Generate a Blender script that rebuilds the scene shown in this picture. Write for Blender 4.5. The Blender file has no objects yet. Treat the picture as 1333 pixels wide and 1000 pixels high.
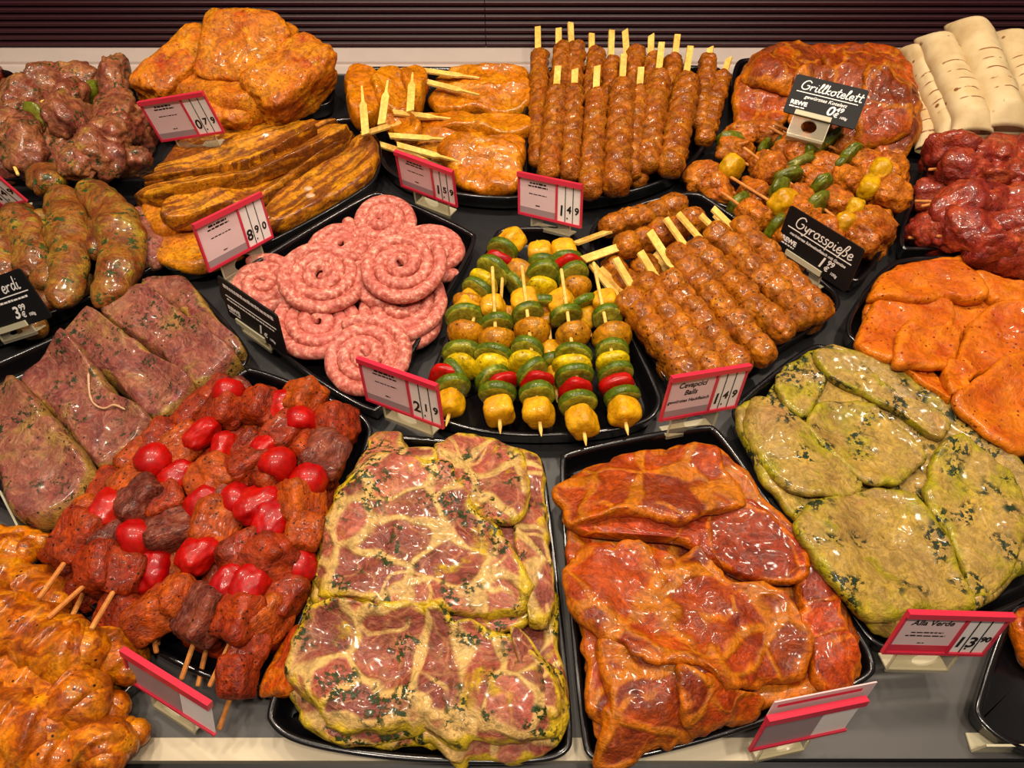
import bpy, math, random
import numpy as np
from mathutils import Vector, Matrix

scene = bpy.context.scene
COL = scene.collection
random.seed(7)
RNG = np.random.default_rng(11)
R = math.radians

# ---------------------------------------------------------------- camera, world, lights, exposure
cam_data = bpy.data.cameras.new('camera')
cam_data.sensor_width = 36.0
cam_data.lens = 36.0 * 1000.0 / 1333.0
cam_data.clip_start = 0.01
cam = bpy.data.objects.new('camera', cam_data)
cam.location = (0, 0, 0.6)
cam.rotation_euler = (R(90 - 55), 0, 0)
COL.objects.link(cam)
scene.camera = cam

world = bpy.data.worlds.new('world')
scene.world = world
world.use_nodes = True
bg = world.node_tree.nodes['Background']
bg.inputs[0].default_value = (1.0, 0.86, 0.72, 1)
bg.inputs[1].default_value = 0.13

def area(name, loc, target, size, power, color):
    d = bpy.data.lights.new(name, 'AREA')
    d.shape = 'RECTANGLE'
    d.size, d.size_y = size
    d.energy = power
    d.color = color
    o = bpy.data.objects.new(name, d)
    o.location = loc
    o.rotation_euler = (Vector(target) - Vector(loc)).to_track_quat('-Z', 'Y').to_euler()
    COL.objects.link(o)
    return o

# lamps of the counter canopy: a row of small warm spots above, and the long strip over the back
WARM = (1.0, 0.84, 0.66)
for k, x in enumerate((-0.62, -0.2, 0.22, 0.64)):
    area('canopy_lamp', (x, 0.78, 1.15), (x * 0.8, 0.5, 0), (0.07, 0.07), 4.6, WARM)
for k, x in enumerate((-0.45, 0.0, 0.45)):
    area('aisle_lamp', (x, -0.1, 1.75), (x * 0.6, 0.4, 0), (0.1, 0.1), 8.0, (1.0, 0.86, 0.7))
area('strip_lamp', (0, 0.45, 1.3), (0, 0.45, 0), (1.8, 0.05), 4.0, WARM)

vs = scene.view_settings
vs.view_transform = 'Standard'
vs.look = 'None'
vs.gamma = 1.0
vs.use_curve_mapping = False
vs.exposure = 0.06

# ---------------------------------------------------------------- numeric noise
def _h(ix, iy, iz, s):
    h = (ix * 374761393 + iy * 668265263 + iz * 1274126177 + s * 974634777) & 0x7fffffff
    h = ((h ^ (h >> 13)) * 1274126177) & 0x7fffffff
    h = ((h ^ (h >> 15)) * 461845907) & 0x7fffffff
    return ((h ^ (h >> 16)) & 0xffff) / 65535.0

def vnoise(p, scale, seed=0):
    q = np.asarray(p, float) * scale + 100.0
    i = np.floor(q).astype(np.int64)
    f = q - i
    f = f * f * (3 - 2 * f)
    r = 0
    for a in (0, 1):
        for b in (0, 1):
            for c in (0, 1):
                w = (f[:, 0] if a else 1 - f[:, 0]) * (f[:, 1] if b else 1 - f[:, 1]) * (f[:, 2] if c else 1 - f[:, 2])
                r = r + w * _h(i[:, 0] + a, i[:, 1] + b, i[:, 2] + c, seed)
    return r * 2 - 1

def fbm(p, scale, seed=0, octs=3, gain=0.5):
    r, a = 0, 1.0
    for k in range(octs):
        r = r + a * vnoise(p, scale * 2 ** k, seed + 17 * k)
        a *= gain
    return r

# ---------------------------------------------------------------- objects
def link(o, parent=None):
    COL.objects.link(o)
    if parent is not None:
        o.parent = parent
    return o

def tag(o, label=None, cat=None, group=None, kind=None):
    if label: o['label'] = label
    if cat: o['category'] = cat
    if group: o['group'] = group
    if kind: o['kind'] = kind
    return o

def thing(name, label, cat, group=None, loc=(0, 0, 0)):
    o = bpy.data.objects.new(name, None)
    o.empty_display_size = 0.02
    o.location = loc
    link(o)
    return tag(o, label, cat, group)

def mesh(name, verts, faces, mat, smooth=True, edge=None):
    m = bpy.data.meshes.new(name)
    m.from_pydata([tuple(v) for v in np.asarray(verts, float)], [], [tuple(int(i) for i in f) for f in faces])
    if smooth:
        m.polygons.foreach_set('use_smooth', [True] * len(m.polygons))
    if mat is not None:
        m.materials.append(mat)
    if edge is not None:
        a = m.attributes.new('edge', 'FLOAT', 'POINT')
        a.data.foreach_set('value', np.asarray(edge, np.float32))
    m.update()
    return m

def part(name, me, parent=None, loc=(0, 0, 0), rot=None, scale=None):
    o = bpy.data.objects.new(name, me)
    o.location = loc
    if rot is not None: o.rotation_euler = rot
    if scale is not None: o.scale = scale
    return link(o, parent)

def place(name, verts, faces, mat, parent=None, smooth=True, edge=None):
    """a mesh authored in scene metres, origin put at its own centre"""
    v = np.asarray(verts, float)
    c = (v.min(0) + v.max(0)) / 2
    me = mesh(name, v - c, faces, mat, smooth, edge)
    off = np.array(parent.location) if parent is not None else 0
    return part(name, me, parent, tuple(c - off))

def box(x0, x1, y0, y1, z0, z1):
    v = [(x0, y0, z0), (x1, y0, z0), (x1, y1, z0), (x0, y1, z0), (x0, y0, z1), (x1, y0, z1), (x1, y1, z1), (x0, y1, z1)]
    f = [(0, 3, 2, 1), (4, 5, 6, 7), (0, 1, 5, 4), (1, 2, 6, 5), (2, 3, 7, 6), (3, 0, 4, 7)]
    return v, f

def boxes(lst):
    V, Fs = [], []
    for b in lst:
        v, f = box(*b)
        n = len(V)
        V += v
        Fs += [tuple(i + n for i in q) for q in f]
    return V, Fs

def frame_from(d):
    d = Vector(d).normalized()
    side = Vector((0, 0, 1)).cross(d)
    if side.length < 1e-4: side = Vector((0, 1, 0))
    side.normalize()
    up = d.cross(side)
    return d, side, up

def rot_from(d, roll=0.0):
    x, y, z = frame_from(d)
    m = Matrix((x, y, z)).transposed()
    return (m @ Matrix.Rotation(roll, 3, 'X')).to_euler()

# ---------------------------------------------------------------- shader helpers
def lin(h):
    h = h.lstrip('#')
    c = [int(h[i:i + 2], 16) / 255 for i in (0, 2, 4)]
    return tuple((x / 12.92 if x <= 0.04045 else ((x + 0.055) / 1.055) ** 2.4) for x in c) + (1,)

class Gr:
    def __init__(s, name):
        s.m = bpy.data.materials.new(name)
        s.m.use_nodes = True
        s.t = s.m.node_tree
        s.t.nodes.clear()
        s.out = s.t.nodes.new('ShaderNodeOutputMaterial')
    def put(s, node, key, v):
        i = node.inputs[key]
        if isinstance(v, bpy.types.NodeSocket): s.t.links.new(v, i)
        else: i.default_value = v
    def add(s, typ, props=None, ins=None):
        n = s.t.nodes.new(typ)
        for k, v in (props or {}).items(): setattr(n, k, v)
        for k, v in (ins or {}).items(): s.put(n, k, v)
        return n
    def math(s, op, a, b=0.0, clamp=False):
        n = s.add('ShaderNodeMath', {'operation': op, 'use_clamp': clamp}, {0: a, 1: b})
        return n.outputs[0]
    def noise(s, vec, scale, detail=3.0, rough=0.55, col=False):
        n = s.add('ShaderNodeTexNoise', {'noise_dimensions': '3D'}, {'Vector': vec, 'Scale': scale, 'Detail': detail, 'Roughness': rough})
        return n.outputs['Color' if col else 'Fac']
    def vor(s, vec, scale, feature='F1', out='Distance'):
        n = s.add('ShaderNodeTexVoronoi', {'feature': feature}, {'Vector': vec, 'Scale': scale})
        return n.outputs[out]
    def step(s, v, a, b, lo=0.0, hi=1.0):
        n = s.add('ShaderNodeMapRange', {'interpolation_type': 'SMOOTHSTEP'}, {0: v, 1: a, 2: b, 3: lo, 4: hi})
        return n.outputs[0]
    def ramp(s, f, stops):
        n = s.add('ShaderNodeValToRGB', None, {0: f})
        e = n.color_ramp.elements
        while len(e) < len(stops): e.new(0.5)
        for el, (p, c) in zip(e, stops):
            el.position = p
            el.color = lin(c)
        return n.outputs[0]
    def mix(s, f, a, b, mode='MIX'):
        n = s.add('ShaderNodeMix', {'data_type': 'RGBA', 'blend_type': mode}, {0: f, 6: a, 7: b})
        return n.outputs[2]
    def vmath(s, op, a, b=None, sc=None):
        n = s.add('ShaderNodeVectorMath', {'operation': op}, {0: a})
        if b is not None: s.put(n, 1, b)
        if sc is not None: s.put(n, 'Scale', sc)
        return n.outputs[0]
    def coords(s, rnd=True):
        o = s.add('ShaderNodeTexCoord').outputs['Object']
        if not rnd: return o
        r = s.add('ShaderNodeObjectInfo').outputs['Random']
        c = s.add('ShaderNodeCombineXYZ', None, {0: s.math('MULTIPLY', r, 3.1), 1: s.math('MULTIPLY', r, 5.7), 2: s.math('MULTIPLY', r, 1.3)}).outputs[0]
        return s.vmath('ADD', o, c)
    def bsdf(s, **k):
        b = s.add('ShaderNodeBsdfPrincipled')
        for key, v in k.items(): s.put(b, key.replace('_', ' '), v)
        s.t.links.new(b.outputs[0], s.out.inputs[0])
        return b

def plain(name, col, rough=0.4, metal=0.0, coat=0.0, bump=0.0, bscale=300, spec=0.5):
    g = Gr(name)
    v = g.coords()
    c = g.mix(g.noise(v, 40, 3), lin(col), tuple(x * 0.86 for x in lin(col)[:3]) + (1,))
    b = g.bsdf(Base_Color=c, Roughness=rough, Metallic=metal, Coat_Weight=coat, Specular_IOR_Level=spec)
    if bump:
        n = g.add('ShaderNodeBump', None, {'Strength': bump, 'Distance': 0.0008, 'Height': g.noise(v, bscale, 3)})
        g.put(b, 'Normal', n.outputs[0])
    return g.m

def meat(name, cols, nscale=28, dist=0.02, fibre=None, fat=None, fat2=None, sauce=None, herb=None, pepper=None, rim=None,
         rough=(0.22, 0.5), bump=0.6, bscale=190, fatbump=0.0, sss=0.0, coat=0.25, streak=None, spark=0.55, mottle=1.0, val=0.86, sat=1.1):
    """wet meat: muscle tones, fibre, fat seams, marinade, herbs and pepper, each its own pattern"""
    g = Gr(name)
    v = g.coords()
    dn = g.vmath('SUBTRACT', g.noise(v, 30, 3, col=True), (0.5, 0.5, 0.5))
    dv = g.vmath('ADD', v, g.vmath('SCALE', dn, sc=dist * 2))
    c = g.ramp(g.noise(dv, nscale, 5, 0.62), cols)
    hgt = g.math('MULTIPLY', g.noise(v, bscale, 4, 0.6), 0.5)
    hgt = g.math('ADD', hgt, g.noise(dv, bscale * 0.28, 3))
    hgt = g.math('ADD', hgt, g.math('MULTIPLY', g.noise(v, 480, 2), spark))
    mot = g.step(g.noise(dv, 230, 4, 0.65), 0.32, 0.68, 0.6, 1.28)
    mot = g.math('MULTIPLY', mot, g.step(g.noise(v, 62, 3, 0.6), 0.32, 0.68, 0.78, 1.14))
    if fibre:
        col, sc, amt = fibre
        fv = g.vmath('MULTIPLY', dv, sc)
        fm = g.noise(fv, 1.0, 4, 0.6)
        c = g.mix(g.step(fm, 0.45, 0.72, 0, amt), c, lin(col))
        hgt = g.math('ADD', hgt, g.math('MULTIPLY', fm, 0.9))
    if streak:
        col, sc, a, b, amt = streak
        sv = g.vmath('MULTIPLY', dv, sc)
        c = g.mix(g.step(g.noise(sv, 1.0, 3, 0.5), a, b, 0, amt), c, lin(col))
    if fat:
        dl = g.vmath('SUBTRACT', g.noise(v, 20, 1.5, 0.5, col=True), (0.5, 0.5, 0.5))
        dv = g.vmath('ADD', v, g.vmath('SCALE', dl, sc=dist * 1.8))
        cell = g.add('ShaderNodeSeparateColor', None, {0: g.vor(dv, fat[1], 'F1', 'Color')}).outputs[0]
        k = g.step(cell, 0.0, 1.0, 0.62, 1.25)
        c = g.mix(1.0, c, g.add('ShaderNodeCombineXYZ', None, {0: k, 1: k, 2: k}).outputs[0], 'MULTIPLY')
        ring = g.math('ABSOLUTE', g.math('SUBTRACT', g.vor(dv, fat[1] * 0.8), 0.33))
        ring = g.math('MULTIPLY', g.step(ring, 0.012, 0.04, 1, 0), g.step(g.noise(v, 26, 1), 0.45, 0.55, 0, 0.8))
        c = g.mix(ring, c, lin(fat[0]))
    for spec in (fat, fat2):
        if not spec: continue
        col, sc, w0, w1, amt = spec
        d = g.vor(dv, sc, 'DISTANCE_TO_EDGE')
        d = g.math('ADD', d, g.math('MULTIPLY', g.math('SUBTRACT', g.noise(v, 30, 1.5), 0.5), w1 * 2.4))
        mk = g.math('SUBTRACT', 1.0, g.step(d, w0, w1))
        fcol = g.mix(g.noise(v, 70, 3), lin(col), tuple(x * 0.72 for x in lin(col)[:3]) + (1,))
        c = g.mix(g.math('MULTIPLY', mk, amt), c, fcol)
        if spec is fat: hgt = g.math('ADD', hgt, g.math('MULTIPLY', mk, fatbump))
    if rim:
        col, a, b = rim
        e = g.add('ShaderNodeAttribute', {'attribute_name': 'edge'}).outputs['Fac']
        e = g.math('ADD', e, g.math('MULTIPLY', g.math('SUBTRACT', g.noise(v, 45, 3), 0.5), 1.9))
        c = g.mix(g.step(e, a, b), c, lin(col))
    if sauce:
        for col, sc, a, b, amt in sauce:
            c = g.mix(g.step(g.noise(dv, sc, 4, 0.6), a, b, 0, amt), c, lin(col))
    if herb:
        col, sc, a, psc, pa = herb
        mk = g.math('MULTIPLY', g.step(g.noise(v, sc, 3, 0.6), a, a + 0.05), g.step(g.noise(v, psc, 2), pa, pa + 0.12))
        c = g.mix(mk, c, lin(col))
        hgt = g.math('ADD', hgt, g.math('MULTIPLY', mk, 0.6))
    if pepper:
        col, sc, r = pepper
        mk = g.math('SUBTRACT', 1.0, g.step(g.vor(v, sc), r * 0.7, r))
        mk = g.math('MULTIPLY', mk, g.step(g.noise(v, 60, 2), 0.42, 0.5))
        c = g.mix(mk, c, lin(col))
    c = g.mix(mottle, c, g.add('ShaderNodeCombineXYZ', None, {0: mot, 1: mot, 2: mot}).outputs[0], 'MULTIPLY')
    c = g.add('ShaderNodeHueSaturation', None, {'Saturation': sat, 'Value': val, 'Color': c}).outputs[0]
    rg = g.step(g.noise(v, 75, 3), 0.3, 0.7, rough[0] + 0.22, rough[1] + 0.22)
    b = g.bsdf(Base_Color=c, Roughness=rg, Coat_Weight=min(1.0, coat + 0.06), Coat_Roughness=0.13, Specular_IOR_Level=0.28)
    if sss:
        g.put(b, 'Subsurface Weight', sss)
        g.put(b, 'Subsurface Radius', (1.0, 0.35, 0.2))
        g.put(b, 'Subsurface Scale', 0.004)
    n = g.add('ShaderNodeBump', None, {'Strength': bump, 'Distance': 0.0022, 'Height': hgt})
    g.put(b, 'Normal', n.outputs[0])
    return g.m

# ---------------------------------------------------------------- materials
M = {}
M['herb_neck'] = meat('herb_neck_steak', [(0.28, '7c3f35'), (0.5, 'a2594c'), (0.66, 'b4795c'), (0.8, 'b58d5a')], 26, 0.022,
    fibre=('d09a80', (60, 240, 120), 0.35), fat=('e2bc7c', 22, 0.03, 0.10, 0.95), fat2=('d4a070', 44, 0.0, 0.05, 0.35),
    herb=('2c3a14', 235, 0.5, 41, 0.5), sauce=[('c9ab3a', 30, 0.58, 0.7, 0.75)], rim=('d2b24c', 0.62, 0.98), fatbump=0.9, rough=(0.2, 0.42), mottle=0.75)
M['red_neck'] = meat('red_marinated_neck_steak', [(0.28, '6c1e10'), (0.45, '943414'), (0.62, 'a84618'), (0.78, 'c4641c')], 24, 0.022,
    fibre=('c05a30', (60, 220, 120), 0.35), fat=('cf7a28', 20, 0.025, 0.10, 1.0), fat2=('c4601e', 42, 0.0, 0.05, 0.35),
    sauce=[('c4531c', 26, 0.55, 0.68, 0.7)], rim=('d0701f', 0.62, 1.0), fatbump=0.9, rough=(0.18, 0.4), mottle=0.85, val=0.8)
M['red_neck_meat'] = meat('red_marinated_lean_steak', [(0.28, '7c2410'), (0.45, '9c3414'), (0.62, 'ae4218'), (0.78, 'c4621c')], 24, 0.022,
    fibre=('c85a30', (60, 260, 120), 0.4), fat=('d27128', 16, 0.0, 0.04, 0.8), rim=('cf6a20', 0.7, 1.0), fatbump=0.6, rough=(0.18, 0.4))
M['green_chicken'] = meat('green_marinated_chicken', [(0.28, '8c6a40'), (0.48, 'a88a50'), (0.64, 'b6964e'), (0.8, 'b8a040')], 20, 0.02,
    fibre=('c9ac78', (50, 200, 100), 0.3), sauce=[('9c922e', 24, 0.52, 0.68, 0.75), ('9b6b50', 18, 0.58, 0.7, 0.5)],
    herb=('1f2c14', 200, 0.5, 35, 0.5), rim=('a09434', 0.55, 1.2), rough=(0.2, 0.42), mottle=0.75, val=0.86)
M['orange_turkey'] = meat('orange_marinated_turkey', [(0.28, 'ac4a18'), (0.48, 'c45e1e'), (0.64, 'd27424'), (0.8, 'da881e')], 22, 0.02,
    fibre=('d88a48', (60, 240, 120), 0.3), sauce=[('b03c14', 34, 0.57, 0.68, 0.6)], pepper=('7a2a12', 150, 0.2), rim=('d87618', 0.6, 0.95), rough=(0.2, 0.42), mottle=0.55, val=0.9)
M['loin'] = meat('herb_marinated_loin', [(0.28, '682a2a'), (0.45, '8a443a'), (0.62, '9c6042'), (0.78, 'a27840')], 30, 0.02,
    fibre=('b98468', (90, 260, 120), 0.45), sauce=[('9c7a38', 30, 0.56, 0.7, 0.65), ('8a3440', 14, 0.57, 0.7, 0.6)],
    herb=('2a3614', 220, 0.53, 37, 0.5), rim=('a98138', 0.7, 1.0), pepper=('3a2a12', 130, 0.16), rough=(0.2, 0.4), mottle=0.8, sat=1.0, val=0.78)
M['red_cube'] = meat('red_marinated_beef', [(0.28, '641f16'), (0.45, '8a3222'), (0.62, '9e4026'), (0.78, 'b05228')], 45, 0.015,
    fibre=('b06046', (120, 420, 160), 0.4), pepper=('35120a', 200, 0.22), coat=0.04, sat=1.1, rough=(0.22, 0.45), bump=0.7, bscale=260)
M['red_cube_dark'] = meat('dark_seared_beef', [(0.28, '4a1c16'), (0.5, '6e3328'), (0.75, '8a4a38')], 45, 0.015,
    fibre=('9a6a58', (120, 420, 160), 0.5), pepper=('2a100a', 200, 0.22), coat=0.04, rough=(0.22, 0.45), bump=0.7, bscale=260)
M['red_cube_orange'] = meat('orange_marinated_beef', [(0.28, '8a3018'), (0.5, 'a84a26'), (0.75, 'bc622c')], 45, 0.015,
    fibre=('c87048', (120, 420, 160), 0.4), pepper=('4a1a0a', 200, 0.22), coat=0.04, sat=1.1, rough=(0.22, 0.45), bump=0.7, bscale=260)
M['peppadew'] = meat('red_pickled_pepper', [(0.3, 'a01c20'), (0.6, 'b82824'), (0.8, 'c23c2a')], 30, 0.01, rough=(0.12, 0.24), bump=0.16, bscale=90, coat=0.15, spark=0.2, mottle=0.6)
M['minced'] = meat('minced_meat', [(0.28, '8a4614'), (0.45, 'a85c1c'), (0.62, 'ba7022'), (0.8, 'c8862a')], 90, 0.006,
    sauce=[('8e3c1a', 60, 0.58, 0.68, 0.5)], pepper=('5a2a10', 260, 0.25), rough=(0.22, 0.42), bump=0.8, bscale=300, val=0.8)
M['twist'] = meat('spiced_minced_twist', [(0.28, '843f14'), (0.45, 'a6591c'), (0.62, 'b87022'), (0.8, 'c88a2c')], 80, 0.01,
    sauce=[('8c3a1e', 40, 0.55, 0.68, 0.65)], pepper=('52260e', 240, 0.22), rough=(0.16, 0.36), bump=0.9, bscale=240, coat=0.3, val=0.78)
M['sausage'] = meat('raw_pork_sausage', [(0.25, 'a44c42'), (0.42, 'b86256'), (0.55, 'c4786a'), (0.66, 'd8a48e'), (0.8, 'deb8a0')], 230, 0.003,
    sauce=[('c8706a', 18, 0.5, 0.7, 0.5)], rough=(0.2, 0.4), bump=0.25, bscale=200, sss=0.1, coat=0.0, spark=0.35, mottle=0.5, val=1.0, sat=1.05)
M['belly'] = meat('marinated_pork_belly', [(0.28, '9a5018'), (0.45, 'b86c1c'), (0.62, 'd08a20'), (0.8, 'dc9a24')], 30, 0.012,
    pepper=('7a3a10', 170, 0.2), sauce=[('b05a20', 22, 0.56, 0.68, 0.55)], rough=(0.3, 0.55), bump=0.6)
M['belly_stripe'] = meat('striped_pork_belly', [(0.28, 'a85c18'), (0.45, 'c27a1e'), (0.62, 'd08c22'), (0.8, 'd89a2c')], 30, 0.006,
    streak=('70381a', (6, 110, 110), 0.43, 0.55, 0.88), pepper=('6a3410', 170, 0.18), sauce=[('d09428', 50, 0.6, 0.7, 0.6)], rough=(0.28, 0.52), bump=0.6)
M['belly_block'] = meat('orange_pork_shoulder', [(0.28, 'a04a1c'), (0.45, 'c06a26'), (0.62, 'd4862c'), (0.8, 'da9632')], 26, 0.015,
    sauce=[('a8463c', 17, 0.58, 0.7, 0.75), ('d8962a', 50, 0.57, 0.68, 0.7)], pepper=('7a3a10', 170, 0.2), rough=(0.3, 0.52), bump=0.75, bscale=150, coat=0.1, val=0.82)
M['chop'] = meat('brown_marinated_chop', [(0.28, '6e2a14'), (0.45, '944020'), (0.62, 'a85026'), (0.8, 'c06a28')], 24, 0.02,
    fibre=('b4643a', (60, 220, 120), 0.35), fat=('c87a34', 19, 0.0, 0.06, 0.8), sauce=[('c4691e', 26, 0.58, 0.7, 0.6)], rim=('c6701e', 0.65, 1.0), rough=(0.2, 0.42))
M['chicken'] = meat('orange_marinated_chicken', [(0.28, 'b4602a'), (0.48, 'ca7c38'), (0.64, 'd69042'), (0.8, 'dea042')], 22, 0.018,
    sauce=[('c4604a', 20, 0.6, 0.72, 0.5), ('e0a23a', 40, 0.6, 0.7, 0.6)], rough=(0.14, 0.32), bump=0.5, bscale=120, coat=0.45, sat=1.08)
M['gyros'] = meat('orange_gyros_meat', [(0.28, '8e4220'), (0.45, 'b0602c'), (0.62, 'c47634'), (0.8, 'd08a38')], 50, 0.015,
    fibre=('c88a58', (110, 380, 160), 0.4), pepper=('6a2a10', 180, 0.2), sauce=[('a84a22', 40, 0.58, 0.68, 0.5)], rough=(0.24, 0.46), bump=0.7, bscale=240)
M['herb_chunk'] = meat('herb_marinated_chunk', [(0.28, '5c2a26'), (0.45, '84483a'), (0.62, '9c6848'), (0.8, 'b08c50')], 32, 0.02,
    fibre=('b48468', (80, 260, 140), 0.35), sauce=[('a88c48', 34, 0.58, 0.7, 0.7), ('6a2c34', 24, 0.58, 0.7, 0.6)],
    herb=('2e3e18', 235, 0.53, 44, 0.48), rough=(0.16, 0.36), coat=0.3)
M['herb_fillet'] = meat('herb_marinated_fillet', [(0.28, '643222'), (0.45, '865030'), (0.62, '96703a'), (0.8, 'a08c3c')], 40, 0.02,
    sauce=[('8c4038', 20, 0.58, 0.7, 0.7), ('a09038', 46, 0.56, 0.68, 0.6)], herb=('33481c', 130, 0.54, 50, 0.46), rough=(0.16, 0.36), coat=0.3)
M['saucy_red'] = meat('dark_red_sauced_meat', [(0.28, '681612'), (0.45, '8e2a1a'), (0.62, 'aa4420'), (0.8, 'c06224')], 34, 0.02,
    sauce=[('781418', 30, 0.55, 0.68, 0.6)], rough=(0.1, 0.3), bump=0.8, bscale=150, coat=0.4, sat=1.0)
M['bacon'] = meat('bacon_wrap', [(0.28, 'a0440c'), (0.45, 'c06410'), (0.62, 'd68416'), (0.8, 'e09a20')], 36, 0.012,
    streak=('8c3a14', (30, 90, 90), 0.5, 0.6, 0.75), pepper=('3a1c08', 120, 0.15), rough=(0.12, 0.32), bump=0.5, bscale=130, coat=0.4)
M['tofu'] = meat('yellow_marinated_cheese', [(0.3, 'd08c1e'), (0.5, 'e0a42c'), (0.75, 'e8b440')], 60, 0.01,
    sauce=[('c0701a', 40, 0.6, 0.7, 0.5)], mottle=0.55, rough=(0.25, 0.45), bump=0.4, bscale=220)
M['mushroom'] = meat('marinated_mushroom', [(0.3, 'a8641c'), (0.5, 'c08028'), (0.75, 'd09838')], 40, 0.012, pepper=('5a2c0c', 150, 0.2), rough=(0.18, 0.36), bump=0.35, bscale=160)
M['squash'] = meat('yellow_squash', [(0.3, 'c8a428'), (0.5, 'd8b83c'), (0.75, 'e2ca5c')], 30, 0.012, pepper=('8a5a14', 140, 0.16), rough=(0.14, 0.3), bump=0.2, coat=0.3)
M['onion'] = meat('marinated_onion', [(0.3, 'b8802c'), (0.5, 'cc9838'), (0.75, 'd8b04c')], 30, 0.012, rough=(0.14, 0.3), bump=0.2, coat=0.2, mottle=0.6)
M['zucchini'] = meat('grilled_courgette', [(0.3, '8c8c34'), (0.5, 'a09c40'), (0.75, 'b4aa54')], 50, 0.012, rim=('55661e', 0.5, 0.8),
    sauce=[('9c9234', 60, 0.6, 0.7, 0.5)], rough=(0.18, 0.36), bump=0.35, bscale=180)
M['green_pepper'] = meat('green_pepper', [(0.3, '474f1a'), (0.5, '5f6620'), (0.75, '86803a')], 30, 0.01, sauce=[('a08430', 50, 0.6, 0.7, 0.4)], rough=(0.12, 0.28), bump=0.2, coat=0.3)
M['wood'] = meat('bamboo', [(0.3, 'd8a444'), (0.5, 'e6ba5c'), (0.75, 'efca76')], 30, 0.004, fibre=('c08a38', (30, 500, 500), 0.4), rough=(0.45, 0.6), bump=0.15, coat=-0.06, val=1.0, sat=1.0, mottle=0.5)
M['wood_red'] = meat('stained_wood', [(0.3, 'b4682c'), (0.5, 'c8803c'), (0.75, 'd89650')], 30, 0.004, fibre=('9a5222', (30, 500, 500), 0.4), rough=(0.4, 0.55), bump=0.15, coat=-0.06, val=1.0, sat=1.0, mottle=0.5)
M['black_plastic'] = plain('black_tray_plastic', '0e0c0f', 0.2, coat=0.2, bump=0.06, bscale=120)
M['deck'] = plain('shade_toned_deck', '1b1a1c', 0.4)  # near black: the shade between the trays is put into the deck colour
M['lit_grey_plate'] = plain('lit_grey_plate', '4e4b49', 0.42)  # paler front of the deck, its lit look put into the colour
M['steel'] = plain('brushed_steel', 'cdbdb4', 0.3, metal=0.25)  # pale, mostly non-metal: lamp reflections on the ledge put into the base colour
M['cream'] = plain('cream_front_rail', 'cfc0a2', 0.45)
M['maroon'] = plain('maroon_slat', '330e18', 0.42, spec=0.3)
M['red'] = plain('red_plastic', 'cc2c44', 0.32, coat=0.15)
M['card'] = plain('price_card', 'dfc0c0', 0.4, coat=0.15)
M['white'] = plain('white_card', 'ece4e0', 0.4, coat=0.15)
M['band'] = plain('grey_card_band', '9c8688', 0.4)
M['ink'] = plain('black_ink', '100d0e', 0.5)
M['chalk'] = plain('chalk_lettering', 'efe9e4', 0.7)
M['board'] = plain('black_board', '0f0d0f', 0.6, spec=0.25)
def acrylic(name, col, t):
    g = Gr(name)
    tr = g.add('ShaderNodeBsdfTransparent', None, {0: (0.95, 0.93, 0.86, 1)})
    b = g.bsdf(Base_Color=lin(col), Roughness=0.12, Specular_IOR_Level=0.8)
    mx = g.add('ShaderNodeMixShader', None, {0: t, 1: tr.outputs[0], 2: b.outputs[0]})
    g.t.links.new(mx.outputs[0], g.out.inputs[0])
    return g.m
M['acrylic'] = acrylic('clear_acrylic', 'b8b09a', 0.28)
M['acrylic_edge'] = acrylic('acrylic_edge', 'd8cfb0', 0.65)
def wrap_material():
    g = Gr('flour_tortilla')
    o = g.coords(False)
    v = g.coords()
    sx = g.add('ShaderNodeSeparateXYZ', None, {0: o})
    c = g.ramp(g.noise(v, 30, 4), [(0.3, 'b89c70'), (0.5, 'c8b084'), (0.75, 'd2be94')])
    c = g.mix(g.step(g.noise(v, 38, 4), 0.62, 0.7, 0, 0.55), c, lin('c0a060'))
    mk = g.math('MULTIPLY', g.math('SUBTRACT', 1.0, g.step(g.vor(v, 60), 0.12, 0.2)), g.step(g.noise(v, 40, 2), 0.48, 0.56))
    c = g.mix(mk, c, lin('7a4a24'))
    w = g.math('SINE', g.math('MULTIPLY', g.math('ADD', sx.outputs[0], g.math('MULTIPLY', g.noise(v, 30, 2), 0.006)), 2 * math.pi / 0.017))
    bars = g.math('MULTIPLY', g.step(w, 0.9, 0.97), g.step(g.math('ABSOLUTE', g.math('SUBTRACT', sx.outputs[0], 0.015)), 0.04, 0.046, 1, 0))
    bars = g.math('MULTIPLY', bars, g.step(g.math('ABSOLUTE', sx.outputs[1]), 0.012, 0.016, 1, 0))
    bars = g.math('MULTIPLY', bars, g.step(g.noise(v, 80, 2), 0.36, 0.5))
    c = g.mix(bars, c, lin('7c4a26'))
    b = g.bsdf(Base_Color=c, Roughness=0.6, Specular_IOR_Level=0.3)
    n = g.add('ShaderNodeBump', None, {'Strength': 0.3, 'Distance': 0.001, 'Height': g.noise(v, 120, 4)})
    g.put(b, 'Normal', n.outputs[0])
    return g.m
M['wrap'] = wrap_material()

# ---------------------------------------------------------------- height field that lets slices lie on each other
HX0, HY0, HS = -1.1, -0.1, 0.0025
HW, HH = 880, 480
FLOOR = 0.006
Hm = np.full((HH, HW), FLOOR)

def _blur(a, s):
    r = max(1, int(3 * s))
    k = np.exp(-0.5 * (np.arange(-r, r + 1) / s) ** 2)
    k /= k.sum()
    b = np.pad(a, r, mode='edge')
    b = np.apply_along_axis(lambda q: np.convolve(q, k, 'valid'), 0, b)
    return np.apply_along_axis(lambda q: np.convolve(q, k, 'valid'), 1, b)

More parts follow.
